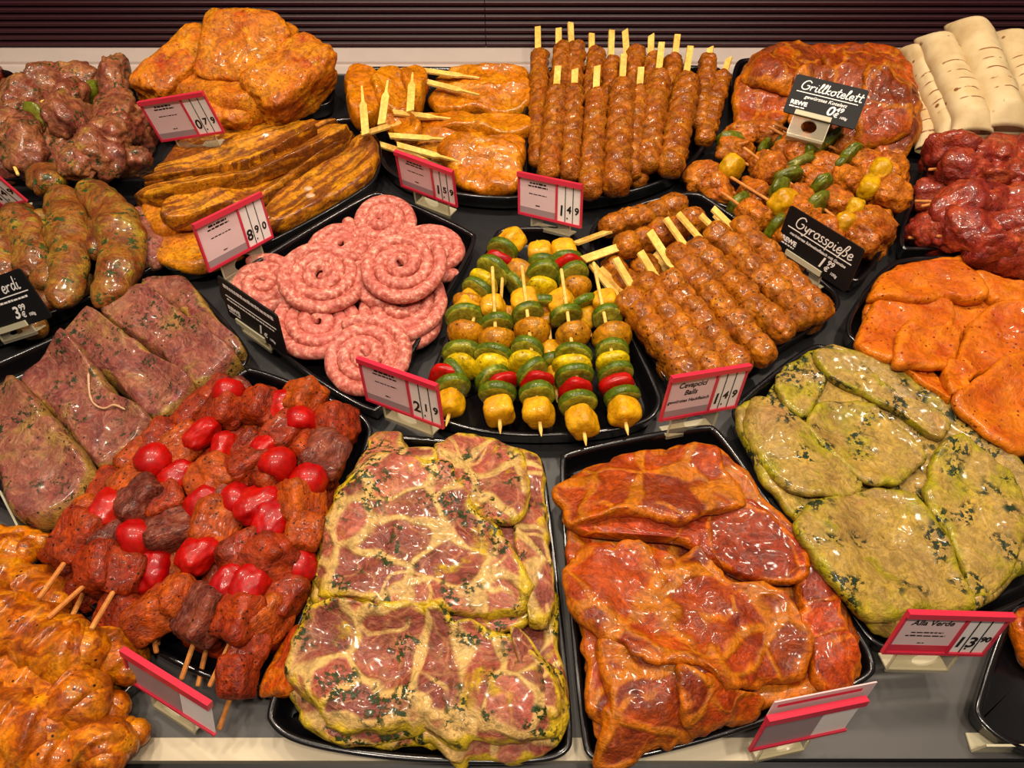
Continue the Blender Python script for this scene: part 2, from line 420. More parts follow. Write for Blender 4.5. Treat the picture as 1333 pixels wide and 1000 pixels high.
def window(xy, pad):
    x0 = max(0, int((xy[:, 0].min() - pad - HX0) / HS)); x1 = min(HW - 1, int((xy[:, 0].max() + pad - HX0) / HS) + 1)
    y0 = max(0, int((xy[:, 1].min() - pad - HY0) / HS)); y1 = min(HH - 1, int((xy[:, 1].max() + pad - HY0) / HS) + 1)
    return x0, x1, y0, y1

def sample(A, x0, y0, X, Y):
    fx = np.clip((X - HX0) / HS - x0, 0, A.shape[1] - 1.001)
    fy = np.clip((Y - HY0) / HS - y0, 0, A.shape[0] - 1.001)
    ix, iy = fx.astype(int), fy.astype(int)
    tx, ty = fx - ix, fy - iy
    return (A[iy, ix] * (1 - tx) + A[iy, ix + 1] * tx) * (1 - ty) + (A[iy + 1, ix] * (1 - tx) + A[iy + 1, ix + 1] * tx) * ty

def smooth_loop(pts, n=240):
    p = np.asarray([q[:2] for q in pts], float)
    N = len(p)
    out = []
    per = max(4, n // N)
    for i in range(N):
        p0, p1, p2, p3 = p[i - 1], p[i], p[(i + 1) % N], p[(i + 2) % N]
        t = np.linspace(0, 1, per, endpoint=False)[:, None]
        out.append(0.5 * ((2 * p1) + (-p0 + p2) * t + (2 * p0 - 5 * p1 + 4 * p2 - p3) * t ** 2 + (-p0 + 3 * p1 - 3 * p2 + p3) * t ** 3))
    return np.vstack(out)

def centroid(p):
    x, y = p[:, 0], p[:, 1]
    x2, y2 = np.roll(x, -1), np.roll(y, -1)
    c = x * y2 - x2 * y
    a = c.sum() / 2
    return np.array([((x + x2) * c).sum() / (6 * a), ((y + y2) * c).sum() / (6 * a)])

def slab(name, pts, th, mat, label=None, cat=None, group=None, parent=None, seed=None, ragged=0.0025, amp=0.0022, fold=0.003, sigma=0.012,
         puff=0.0, ns=110, nr=26, stiff=0.0, edge_r=0.5, sink=0.0):
    """a slice of meat: closed body over an outline, edges rounded, lying on what is below it"""
    seed = seed if seed is not None else random.randrange(9999)
    loop = smooth_loop(pts)
    c = centroid(loop)
    d = loop - c
    ang = np.arctan2(d[:, 1], d[:, 0])
    rad = np.hypot(d[:, 0], d[:, 1])
    o = np.argsort(ang)
    TA = np.linspace(-math.pi, math.pi, 361)
    RA = np.interp(TA, np.concatenate([ang[o] - 2 * math.pi, ang[o], ang[o] + 2 * math.pi]), np.tile(rad[o], 3))
    th_a = np.linspace(-math.pi, math.pi, ns, endpoint=False)
    r = np.interp(th_a, TA, RA)
    dirs = np.stack([np.cos(th_a), np.sin(th_a)], 1)
    e3 = np.column_stack([c + dirs * r[:, None], np.full(ns, seed * 0.37)])
    r = r + ragged * fbm(e3, 55, seed, 3)
    x0, x1, y0, y1 = window(loop, 0.06)
    W = Hm[y0:y1 + 1, x0:x1 + 1]
    B = _blur(W, sigma / HS)
    if stiff:
        B = B * (1 - stiff) + stiff * max(np.percentile(B, 70), FLOOR)
    B = _blur(np.maximum(B, W - 0.55 * th), 1.6)
    er = min(th * edge_r, 0.35 * r.min())
    rows = []
    for a in np.linspace(0, 1, 6):                      # rounded edge up to the top
        q = a * math.pi / 2
        rows.append(('i', er * (1 - math.cos(q)), (1 - edge_r) + edge_r * math.sin(q)))
    for t in np.linspace(1, 0, nr)[1:-1]:
        rows.append(('t', t, 1.0))
    low = [('i', er * 0.1, (1 - edge_r) * 0.5), ('i', er * 0.5, 0.06), ('t', 0.8, 0.0), ('t', 0.4, 0.0)]
    V, E = [], []
    def ring(kind, a, zf):
        rr = (r - a) if kind == 'i' else (r - er) * a
        xy = c + dirs * rr[:, None]
        t = rr / r
        z = sample(B, x0, y0, xy[:, 0], xy[:, 1]) + th * zf + (puff * (1 - t ** 2) if zf > 0.3 else 0) - sink
        return xy, z, t, zf
    def emit(xy, z, t, zf):
        p = np.column_stack([xy, z])
        nz = fold * vnoise(p * (1, 1, 0.3), 22, seed + 3) + amp * fbm(p, 60, seed + 9, 3)
        p[:, 2] += nz * (1.0 if zf > 0.3 else 0.25)
        nx = amp * 0.8 * fbm(p, 70, seed + 21, 2)
        p[:, :2] += dirs * nx[:, None]
        p[:, 2] = np.maximum(p[:, 2], FLOOR + 0.0006 + 0.0015 * zf)
        V.append(p)
        E.append(np.clip(1 - (1 - t) * r / 0.02, 0, 1) if zf > 0.3 else np.ones(len(t)))
    for rw in rows: emit(*ring(*rw))
    nt = len(rows)
    tc = ring('t', 0.001, 1.0)
    for rw in low: emit(*ring(*rw))
    verts = np.vstack(V)
    edge = np.concatenate(E)
    top = verts[(nt - 1) * ns:nt * ns].mean(0)
    bot = verts[-ns:].mean(0)
    verts = np.vstack([verts, top, bot])
    edge = np.concatenate([edge, [0, 0]])
    F = []
    def quads(a, b):
        for k in range(ns):
            k2 = (k + 1) % ns
            F.append((a * ns + k, a * ns + k2, b * ns + k2, b * ns + k))
    for k in range(nt - 1): quads(k, k + 1)
    it = len(verts) - 2
    for k in range(ns): F.append(((nt - 1) * ns + k, (nt - 1) * ns + (k + 1) % ns, it))
    quads(nt, 0)
    for k in range(len(low) - 1): quads(nt + k + 1, nt + k)
    last = nt + len(low) - 1
    for k in range(ns): F.append((last * ns + (k + 1) % ns, last * ns + k, it + 1))
    q = loop - c
    ax = 0.5 * math.atan2(2 * (q[:, 0] * q[:, 1]).mean(), (q[:, 0] ** 2).mean() - (q[:, 1] ** 2).mean())
    mid = (verts.min(0) + verts.max(0)) / 2
    ca, sa = math.cos(ax), math.sin(ax)
    lv = verts - mid
    lv = np.column_stack([lv[:, 0] * ca + lv[:, 1] * sa, -lv[:, 0] * sa + lv[:, 1] * ca, lv[:, 2]])
    off = np.array(parent.location) if parent is not None else 0
    ob = part(name, mesh(name, lv, F, mat, True, edge), parent, tuple(mid - off), (0, 0, ax))
    # raise the height field
    yy, xx = np.mgrid[y0:y1 + 1, x0:x1 + 1]
    X = HX0 + xx * HS - c[0]
    Y = HY0 + yy * HS - c[1]
    rr = np.hypot(X, Y)
    lim = np.interp(np.arctan2(Y, X), TA, RA)
    ins = lim - rr
    topz = B + th * np.clip((1 - edge_r) + edge_r * np.sqrt(np.clip(1 - (1 - np.clip(ins / er, 0, 1)) ** 2, 0, 1)), 0, 1) + puff * np.clip(1 - (rr / lim) ** 2, 0, 1) - sink
    Hm[y0:y1 + 1, x0:x1 + 1] = np.where(ins > 0, np.maximum(W, topz), W)
    if label: tag(ob, label, cat, group)
    return ob

# ---------------------------------------------------------------- tubes, blobs, lathes
def resample(pts, n):
    p = np.asarray(pts, float)
    if len(p) > 2:
        q = []
        e = np.vstack([2 * p[0] - p[1], p, 2 * p[-1] - p[-2]])
        for i in range(1, len(e) - 2):
            t = np.linspace(0, 1, 12, endpoint=False)[:, None]
            p0, p1, p2, p3 = e[i - 1], e[i], e[i + 1], e[i + 2]
            q.append(0.5 * ((2 * p1) + (-p0 + p2) * t + (2 * p0 - 5 * p1 + 4 * p2 - p3) * t ** 2 + (-p0 + 3 * p1 - 3 * p2 + p3) * t ** 3))
        q.append(p[-1:])
        p = np.vstack(q)
    s = np.concatenate([[0], np.cumsum(np.linalg.norm(np.diff(p, axis=0), axis=1))])
    u = np.linspace(0, s[-1], n)
    return np.column_stack([np.interp(u, s, p[:, k]) for k in range(3)]), u

def tube(path, rad, ns=18, flat=1.0, mod=None, cap=0.9, n=None, amp=0.0, nscale=120, seed=0):
    """closed tube with domed ends; mod(u, phi) scales the radius; flat squashes it vertically"""
    n = n or 40
    p, u = resample(path, n)
    L = u[-1]
    tan = np.gradient(p, axis=0)
    tan /= np.linalg.norm(tan, axis=1)[:, None]
    side = np.cross(np.tile([0, 0, 1.0], (n, 1)), tan)
    side /= np.linalg.norm(side, axis=1)[:, None] + 1e-9
    upv = np.cross(tan, side)
    rr = rad(u / L) if callable(rad) else np.full(n, rad)
    cl = max(1e-6, cap * rr.mean())
    dd = np.minimum(u, L - u)
    rr = rr * np.sqrt(np.clip(1 - (1 - np.clip(dd / cl, 0, 1)) ** 2, 0.03, 1))
    ph = np.linspace(0, 2 * math.pi, ns, endpoint=False)
    UU, PH = np.meshgrid(u, ph, indexing='ij')
    RR = np.repeat(rr[:, None], ns, 1)
    if mod is not None: RR = RR * mod(UU, PH)
    P3 = p[:, None, :] + side[:, None, :] * (RR * np.cos(PH))[:, :, None] + upv[:, None, :] * (RR * np.sin(PH) * flat)[:, :, None]
    V = P3.reshape(-1, 3)
    if amp:
        nn = fbm(V, nscale, seed, 3)
        out = V - np.repeat(p, ns, 0)
        V = V + out / (np.linalg.norm(out, axis=1)[:, None] + 1e-6) * (amp * nn)[:, None]
    V = np.vstack([V, p[0], p[-1]])
    F = []
    for i in range(n - 1):
        for k in range(ns):
            k2 = (k + 1) % ns
            F.append((i * ns + k, i * ns + k2, (i + 1) * ns + k2, (i + 1) * ns + k))
    for k in range(ns):
        k2 = (k + 1) % ns
        F.append((n * ns, k2, k))
        F.append((n * ns + 1, (n - 1) * ns + k, (n - 1) * ns + k2))
    return V, F

_cube = {}
def cube_sphere(n):
    if n in _cube: return _cube[n]
    idx, V, F = {}, [], []
    def vid(p):
        k = tuple(round(q, 5) for q in p)
        if k not in idx:
            idx[k] = len(V)
            V.append(p)
        return idx[k]
    g = [math.tan((i / n * 2 - 1) * math.pi / 4) for i in range(n + 1)]
    for ax in range(3):
        for sg in (1, -1):
            for i in range(n):
                for j in range(n):
                    q = []
                    for a, b in ((i, j), (i + 1, j), (i + 1, j + 1), (i, j + 1)):
                        p = [0, 0, 0]
                        p[ax] = sg
                        p[(ax + 1) % 3] = g[a]
                        p[(ax + 2) % 3] = g[b]
                        q.append(vid(tuple(p)))
                    F.append(tuple(q if sg > 0 else q[::-1]))
    _cube[n] = (np.array(V, float), F)
    return _cube[n]

def blob(name, size, pn, amp, freq, mat, seed, n=15, twist=0.0):
    V, F = cube_sphere(n)
    d = V / np.linalg.norm(V, axis=1)[:, None]
    r = 1 / (np.abs(d) ** pn).sum(1) ** (1 / pn)
    p = d * r[:, None]
    p *= (1 + amp * fbm(d * 0.9 + seed * 3.3, freq, seed, 4, 0.55))[:, None]
    p[:, 1] += 0.18 * amp * 3 * np.sin(p[:, 0] * 2 + seed)
    p *= np.array(size) / 2
    return mesh(name, p, F, mat)

def lathe(name, prof, mat, ns=24, edge=None, amp=0.0, seed=0):
    """profile (x along the skewer, r)"""
    prof = np.asarray(prof, float)
    n = len(prof)
    ph = np.linspace(0, 2 * math.pi, ns, endpoint=False)
    V = np.array([(x, r * math.cos(a), r * math.sin(a)) for x, r in prof for a in ph])
    if amp: V += amp * fbm(V, 90, seed, 2)[:, None] * V / (np.linalg.norm(V, axis=1)[:, None] + 1e-6)
    F = []
    for i in range(n - 1):
        for k in range(ns):
            k2 = (k + 1) % ns
            F.append((i * ns + k, (i + 1) * ns + k, (i + 1) * ns + k2, i * ns + k2))
    V = np.vstack([V, (prof[0, 0], 0, 0), (prof[-1, 0], 0, 0)])
    for k in range(ns):
        k2 = (k + 1) % ns
        F.append((n * ns, k, k2))
        F.append((n * ns + 1, (n - 1) * ns + k2, (n - 1) * ns + k))
    e = None
    if edge is not None: e = np.concatenate([np.repeat(edge, ns), [edge[0], edge[-1]]])
    return mesh(name, V, F, mat, edge=e)

def stick_mesh(L, r=0.0015, flat=None):
    if flat is None:
        V, F = [], []
        ns = 8
        for x, q in ((0, 0.75), (0.001, 1), (L - 0.006, 1), (L, 0.25)):
            for k in range(ns):
                a = 2 * math.pi * k / ns
                V.append((x, r * q * math.cos(a), r * q * math.sin(a)))
        for i in range(3):
            for k in range(ns):
                F.append((i * ns + k, i * ns + (k + 1) % ns, (i + 1) * ns + (k + 1) % ns, (i + 1) * ns + k))
        F.append(tuple(range(ns))[::-1])
        F.append(tuple(range(3 * ns, 4 * ns)))
        return V, F
    w, head, t = flat                                    # paddle pick: broad handle with a slanted end, thin shaft
    o = [(0.003, -w / 2), (head, -w / 2), (head + 0.006, -w * 0.2), (L, -w * 0.12), (L, w * 0.12), (head + 0.006, w * 0.2), (head, w / 2), (0, w / 2)]
    n = len(o)
    V = [(x, y, -t / 2) for x, y in o] + [(x, y, t / 2) for x, y in o]
    F = [tuple(range(n))[::-1], tuple(range(n, 2 * n))] + [(k, (k + 1) % n, n + (k + 1) % n, n + k) for k in range(n)]
    return V, F

def add_stick(root, a, b, mat, r=0.0015, flat=None, roll=0.0, name='stick'):
    a, b = Vector(a), Vector(b)
    V, F = stick_mesh((b - a).length, r, flat)
    me = mesh(name, V, F, mat, smooth=False)
    return part(name, me, root, tuple(a - root.location), rot_from(b - a, roll))

ORD = ['first', 'second', 'third', 'fourth', 'fifth', 'sixth', 'seventh', 'eighth', 'ninth', 'tenth', 'eleventh', 'twelfth']

def chunk_skewer(name, label, cat, group, chunks, spec, stick=None, end=0.012, mat=None, r=0.0015, flat=None, sc=1.0, jit=0.5, roll0=None, stick_roll=0.0, through=True, zoff=None):
    """a stick with pieces threaded along it; chunks: (type, x, y, z)"""
    if zoff: chunks = [(c[0], c[1], c[2], c[3] + zoff.get(c[0], 0)) for c in chunks]
    pts = [Vector(c[1:4]) for c in chunks]
    root = thing(name, label, cat, group, tuple(pts[0]))
    n = len(pts)
    for i, c in enumerate(chunks):
        a, b = pts[max(0, i - 1)], pts[min(n - 1, i + 1)]
        d = (b - a) if n > 1 else Vector((1, 0, 0))
        pname, meshes, s = spec[c[0]]
        d = d.normalized() + Vector((random.uniform(-1, 1), random.uniform(-1, 1), random.uniform(-1, 1))) * 0.28 * jit
        k = s * sc * random.uniform(1 - 0.13 * jit, 1 + 0.13 * jit)
        part(pname, random.choice(meshes), root, tuple(pts[i] - root.location), rot_from(d, random.uniform(0, 6.28) if roll0 is None else roll0 + random.uniform(-0.3, 0.3)),
             (k * random.uniform(0.92, 1.08), k * random.uniform(0.92, 1.08), k * random.uniform(0.92, 1.08)) if jit else (k, k, k))
    if stick:
        s0 = Vector(stick)
        d = (pts[-1] - pts[0]).normalized() if n > 1 else Vector((0, 1, 0))
        add_stick(root, s0, pts[-1] + d * end if through else pts[0] + (pts[0] - s0).normalized() * 0.008, mat or M['wood'], r, flat, stick_roll)
    return root

# ================================================================ the counter
def struct(o):
    o['kind'] = 'structure'
    return o

# deck of the display, standing on its own depth
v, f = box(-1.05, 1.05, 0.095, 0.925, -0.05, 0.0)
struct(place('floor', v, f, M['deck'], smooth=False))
v, f = box(-0.2955, 0.174, 0.0935, 0.1085, -0.03, 0.0012)
tag(place('front_rail', v, f, M['cream'], smooth=False), 'cream coloured rail along the front edge of the counter', 'rail')
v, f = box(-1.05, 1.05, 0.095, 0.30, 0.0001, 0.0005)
struct(place('trim_2', v, f, M['lit_grey_plate'], smooth=False))
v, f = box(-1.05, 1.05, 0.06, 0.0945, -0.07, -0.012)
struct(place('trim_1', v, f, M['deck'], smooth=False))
# stepped steel ledge at the back
led = thing('steel_ledge', 'long polished steel ledge in front of the dark slatted back wall', 'ledge', None, (0, 0.95, 0))
for nm, b in (('upper_step', (-1.05, 1.05, 0.947, 0.985, 0.0, 0.004)), ('lower_step', (-1.05, 1.05, 0.921, 0.9425, 0.0, 0.002)), ('nosing', (-1.05, 1.05, 0.9428, 0.9468, 0.0, 0.0055))):
    v, f = box(*b)
    place(nm, v, f, M['steel'], led, smooth=False)
# back wall of glossy slats, two panels with a seam
wall = struct(thing('wall_back', None, None, None, (0, 0.99, 0)))
v, f = box(-1.3, 1.3, 0.9825, 1.0, 0.0045, 0.6)
place('backing', v, f, M['maroon'], wall, smooth=False)
def slat_mesh(x0, x1):
    prof = [(0.0, 0.0), (-0.0025, 0.0008), (-0.005, 0.003), (-0.005, 0.0062), (-0.0025, 0.0084), (0.0, 0.009)]
    n = len(prof)
    V = [(x, y, z) for x in (x0, x1) for y, z in prof]
    F = [(k, k + 1, n + k + 1, n + k) for k in range(n - 1)] + [tuple(range(n))[::-1], tuple(range(n, 2 * n))]
    return mesh('slat', V, F, M['maroon'], smooth=False)
for sm in (slat_mesh(-1.3, -0.0362), slat_mesh(-0.035, 1.3)):
    for k in range(32):
        part('slat', sm, wall, (0, -0.008, 0.004 + 0.0095 * k))

# ================================================================ trays
def chaikin(p, k=2):
    p = np.asarray([q[:2] for q in p], float)
    for _ in range(k):
        q = np.roll(p, -1, 0)
        p = np.stack([p * 0.75 + q * 0.25, p * 0.25 + q * 0.75], 1).reshape(-1, 2)
    return p

def tray(pts, label, zr=0.024, shrink=0.0012):
    p = chaikin(pts, 3)
    nx = np.roll(p, -1, 0) - np.roll(p, 1, 0)
    area2 = (p[:, 0] * np.roll(p[:, 1], -1) - np.roll(p[:, 0], -1) * p[:, 1]).sum()
    nrm = np.column_stack([-nx[:, 1], nx[:, 0]]) * (1 if area2 > 0 else -1)
    nrm /= np.linalg.norm(nrm, axis=1)[:, None] + 1e-9
    prof = [(0.0075, 0.0006), (0.0035, 0.006), (0.0012, zr - 0.003), (0.0, zr - 0.0025), (0.0, zr - 0.0008), (0.0008, zr), (0.0035, zr), (0.0048, zr - 0.0012),
            (0.0058, zr - 0.005), (0.0085, 0.009), (0.0105, 0.0058), (0.0135, 0.0045)]
    n = len(p)
    V, F = [], []
    for ins, z in prof:
        q = p + nrm * (ins + shrink)
        V += [(a, b, z) for a, b in q]
    for i in range(len(prof) - 1):
        for k in range(n):
            k2 = (k + 1) % n
            F.append((i * n + k, i * n + k2, (i + 1) * n + k2, (i + 1) * n + k))
    c = p.mean(0)
    m = len(V)
    V += [(c[0], c[1], 0.0045), (c[0], c[1], 0.0006)]
    last = (len(prof) - 1) * n
    for k in range(n):
        F.append((last + k, last + (k + 1) % n, m))
        F.append(((k + 1) % n, k, m + 1))
    if area2 < 0: F = [q[::-1] for q in F]
    q = p + nrm * (shrink + 0.002)
    for a, b in zip(q, np.roll(q, -1, 0)):
        for t in np.linspace(0, 1, max(2, int(np.linalg.norm(b - a) / 0.0015))):
            x, y = a * (1 - t) + b * t
            ix, iy = int(round((x - HX0) / HS)), int(round((y - HY0) / HS))
            if 1 < ix < HW - 2 and 1 < iy < HH - 2:
                Hm[iy - 1:iy + 2, ix - 1:ix + 2] = np.maximum(Hm[iy - 1:iy + 2, ix - 1:ix + 2], zr)
    o = place('serving_tray', V, F, M['black_plastic'])
    return tag(o, label, 'tray', 'black serving trays')

tray([(-0.0216,0.5972,0.024),(-0.0119,0.6111,0.024),(0.0564,0.6123,0.024),(0.0696,0.5972,0.024),(0.1051,0.5006,0.024),(0.1370,0.3990,0.024),(0.1360,0.3781,0.024),(0.1210,0.3595,0.024),(0.0763,0.3492,0.024),(0.0225,0.3460,0.024),(-0.0245,0.3492,0.024),(-0.0656,0.3619,0.024),(-0.0827,0.3740,0.024),(-0.0847,0.3931,0.024)], 'black fan shaped tray under the vegetable skewers at the centre')
tray([(-0.2931,0.5345,0.024),(-0.1632,0.6635,0.024),(-0.1424,0.6685,0.024),(-0.0447,0.6076,0.024),(-0.0312,0.5892,0.024),(-0.1037,0.4120,0.024),(-0.1145,0.3765,0.024),(-0.1276,0.3699,0.024),(-0.2046,0.4225,0.024),(-0.2858,0.5006,0.024),(-0.2963,0.5209,0.024)], 'black tray holding the pink sausage spirals')
tray([(0.0725,0.5892,0.024),(0.0989,0.6326,0.024),(0.2004,0.6736,0.024),(0.2266,0.6485,0.024),(0.3209,0.5303,0.024),(0.3292,0.5076,0.024),(0.3198,0.4877,0.024),(0.2404,0.4341,0.024),(0.1930,0.4076,0.024),(0.1528,0.3965,0.024),(0.1391,0.4050,0.024),(0.1085,0.4956,0.024)], 'black tray under the minced meat ball skewers')
tray([(-0.2542,0.4207,0.024),(-0.2410,0.4261,0.024),(-0.1463,0.3831,0.024),(-0.1221,0.3635,0.024),(-0.1213,0.3422,0.024),(-0.1549,0.1905,0.024),(-0.1695,0.1414,0.024),(-0.1898,0.1325,0.024),(-0.2496,0.1521,0.024),(-0.3260,0.1970,0.024),(-0.3640,0.2238,0.024),(-0.3726,0.2397,0.024),(-0.3355,0.3098,0.024)], 'black tray under the red beef and pepper skewers')
tray([(-0.1764,0.1222,0.024),(-0.1692,0.1096,0.024),(-0.1516,0.0998,0.024),(-0.1136,0.0925,0.024),(-0.0556,0.0868,0.024),(0.0175,0.0864,0.024),(0.0396,0.0925,0.024),(0.0451,0.1071,0.024),(0.0309,0.3120,0.024),(0.0248,0.3306,0.024),(0.0090,0.3383,0.024),(-0.1124,0.3539,0.024),(-0.1313,0.3422,0.024),(-0.1558,0.1964,0.024)], 'black tray under the herb covered neck steaks at the front')
tray([(0.0371,0.3231,0.024),(0.0455,0.3360,0.024),(0.1691,0.3635,0.024),(0.1851,0.3571,0.024),(0.2223,0.2675,0.024),(0.2590,0.1864,0.024),(0.2693,0.1565,0.024),(0.2604,0.1404,0.024),(0.1788,0.1121,0.024),(0.1124,0.0949,0.024),(0.0644,0.0864,0.024),(0.0516,0.0901,0.024),(0.0459,0.1017,0.024)], 'black tray under the orange red neck steaks at the front')
tray([(0.1912,0.3659,0.024),(0.2014,0.3864,0.024),(0.2801,0.4506,0.024),(0.3009,0.4524,0.024),(0.3629,0.4094,0.024),(0.4391,0.3142,0.024),(0.4705,0.2661,0.024),(0.4536,0.2269,0.024),(0.3867,0.1934,0.024),(0.2844,0.1620,0.024),(0.2682,0.1648,0.024),(0.2571,0.1835,0.024),(0.2284,0.2729,0.024)], 'black tray under the green marinated chicken')
tray([(0.3191,0.4665,0.024),(0.3316,0.4956,0.024),(0.3820,0.5547,0.024),(0.4092,0.5668,0.024),(0.5397,0.5745,0.024),(0.5893,0.5056,0.024),(0.5355,0.3539,0.024),(0.4825,0.2939,0.024),(0.4438,0.3261,0.024),(0.3560,0.4225,0.024),(0.3241,0.4515,0.024)], 'black tray under the orange turkey steaks at the right')
tray([(0.2019,0.6534,0.024),(0.2926,0.7790,0.024),(0.3256,0.7834,0.024),(0.4587,0.7348,0.024),(0.4576,0.6957,0.024),(0.3850,0.5657,0.024),(0.3587,0.5324,0.024),(0.3415,0.5261,0.024),(0.2491,0.6326,0.024)], 'black tray under the gyros skewers behind the minced balls')
tray([(0.3955,0.5745,0.024),(0.4699,0.7130,0.024),(0.5034,0.7348,0.024),(0.7100,0.7573,0.024),(0.6488,0.6030,0.024),(0.5902,0.5801,0.024),(0.4272,0.5734,0.024)], 'black tray under the dark red sauced skewers at the right')
tray([(0.2844,0.9140,0.024),(0.3098,0.9279,0.024),(0.4990,0.9227,0.024),(0.5065,0.8970,0.024),(0.4744,0.7573,0.024),(0.4604,0.7404,0.024),(0.4148,0.7376,0.024),(0.2801,0.7864,0.024),(0.2646,0.8043,0.024)], 'black tray under the brown chops at the back')
tray([(0.5189,0.9055,0.024),(0.5391,0.9227,0.024),(0.7543,0.9227,0.024),(0.7073,0.7717,0.024),(0.6841,0.7602,0.024),(0.5007,0.7404,0.024),(0.4858,0.7502,0.024)], 'black tray under the tortilla wraps at the back right')
tray([(0.0290,0.8936,0.024),(0.0431,0.9055,0.024),(0.2620,0.9106,0.024),(0.2753,0.8886,0.024),(0.2594,0.8013,0.024),(0.2039,0.6996,0.024),(0.1394,0.6635,0.024),(0.0747,0.6485,0.024),(0.0326,0.6534,0.024),(0.0236,0.6762,0.024)], 'black tray under the twisted minced skewers at the back')
tray([(-0.2161,0.8936,0.024),(-0.1950,0.9072,0.024),(0.0084,0.9004,0.024),(0.0220,0.8803,0.024),(0.0192,0.6635,0.024),(0.0097,0.6510,0.024),(-0.0564,0.6559,0.024),(-0.1351,0.6826,0.024),(-0.1675,0.7432,0.024)], 'black tray under the orange chicken skewers at the back')
tray([(-0.3763,0.5690,0.024),(-0.4147,0.6635,0.024),(-0.3707,0.7293,0.024),(-0.2199,0.7983,0.024),(-0.1830,0.8013,0.024),(-0.1527,0.7573,0.024),(-0.1471,0.6996,0.024),(-0.1594,0.6673,0.024),(-0.2686,0.5690,0.024),(-0.3374,0.5408,0.024),(-0.3571,0.5472,0.024)], 'black tray under the yellow pork belly strips')
tray([(-0.4649,0.8606,0.024),(-0.4508,0.8803,0.024),(-0.2436,0.9004,0.024),(-0.2251,0.8803,0.024),(-0.2173,0.8351,0.024),(-0.2317,0.8165,0.024),(-0.3802,0.7688,0.024),(-0.4240,0.7688,0.024)], 'black tray under the orange pork blocks at the back')
tray([(-0.7318,0.8639,0.024),(-0.7180,0.8770,0.024),(-0.4889,0.8770,0.024),(-0.4651,0.8510,0.024),(-0.4258,0.7225,0.024),(-0.4335,0.6996,0.024),(-0.6246,0.6762,0.024),(-0.6617,0.7023,0.024)], 'black tray under the herb marinated chunks at the back left')
tray([(-0.6676,0.6572,0.024),(-0.4237,0.6957,0.024),(-0.4010,0.6762,0.024),(-0.3613,0.5635,0.024),(-0.3690,0.5419,0.024),(-0.4903,0.4599,0.024),(-0.5275,0.4432,0.024),(-0.5773,0.4571,0.024)], 'black tray under the herb marinated fillets at the left')
tray([(-0.5319,0.4033,0.024),(-0.4794,0.4314,0.024),(-0.3498,0.5282,0.024),(-0.3237,0.5324,0.024),(-0.2518,0.4515,0.024),(-0.2435,0.4314,0.024),(-0.2584,0.4068,0.024),(-0.3551,0.2607,0.024),(-0.3750,0.2554,0.024),(-0.4209,0.2784,0.024),(-0.4939,0.3156,0.024)], 'black tray under the thick loin pieces at the left')
tray([(-0.4728,0.2527,0.024),(-0.3943,0.2574,0.024),(-0.3619,0.2176,0.024),(-0.3234,0.1905,0.024),(-0.2575,0.1500,0.024),(-0.2775,0.1325,0.024),(-0.2784,0.1171,0.024),(-0.3142,0.0807,0.024),(-0.3868,0.0807,0.024)], 'black tray under the bacon wrapped rolls at the lower left')
tray([(0.3240,0.1196,0.024),(0.3306,0.1325,0.024),(0.3710,0.1905,0.024),(0.3983,0.2084,0.024),(0.4547,0.2024,0.024),(0.4050,0.0901,0.024),(0.3578,0.0901,0.024),(0.3339,0.1037,0.024)], 'nearly empty black tray at the lower right corner')
tray([(-0.7133,0.8977,0.03),(-0.6508,0.9011,0.03),(-0.6298,0.8843,0.03),(-0.6270,0.8613,0.03),(-0.6968,0.8581,0.03)], 'black tray corner by the steel ledge at the far left')

# ================================================================ slices on the trays
def pile(name, cat, group, items, z_seed=0):
    for k, (label, pts, th, mat, kw) in enumerate(items):
        slab(name, pts, th, M[mat], label, cat, group, seed=z_seed + k * 13 + 1, **kw)

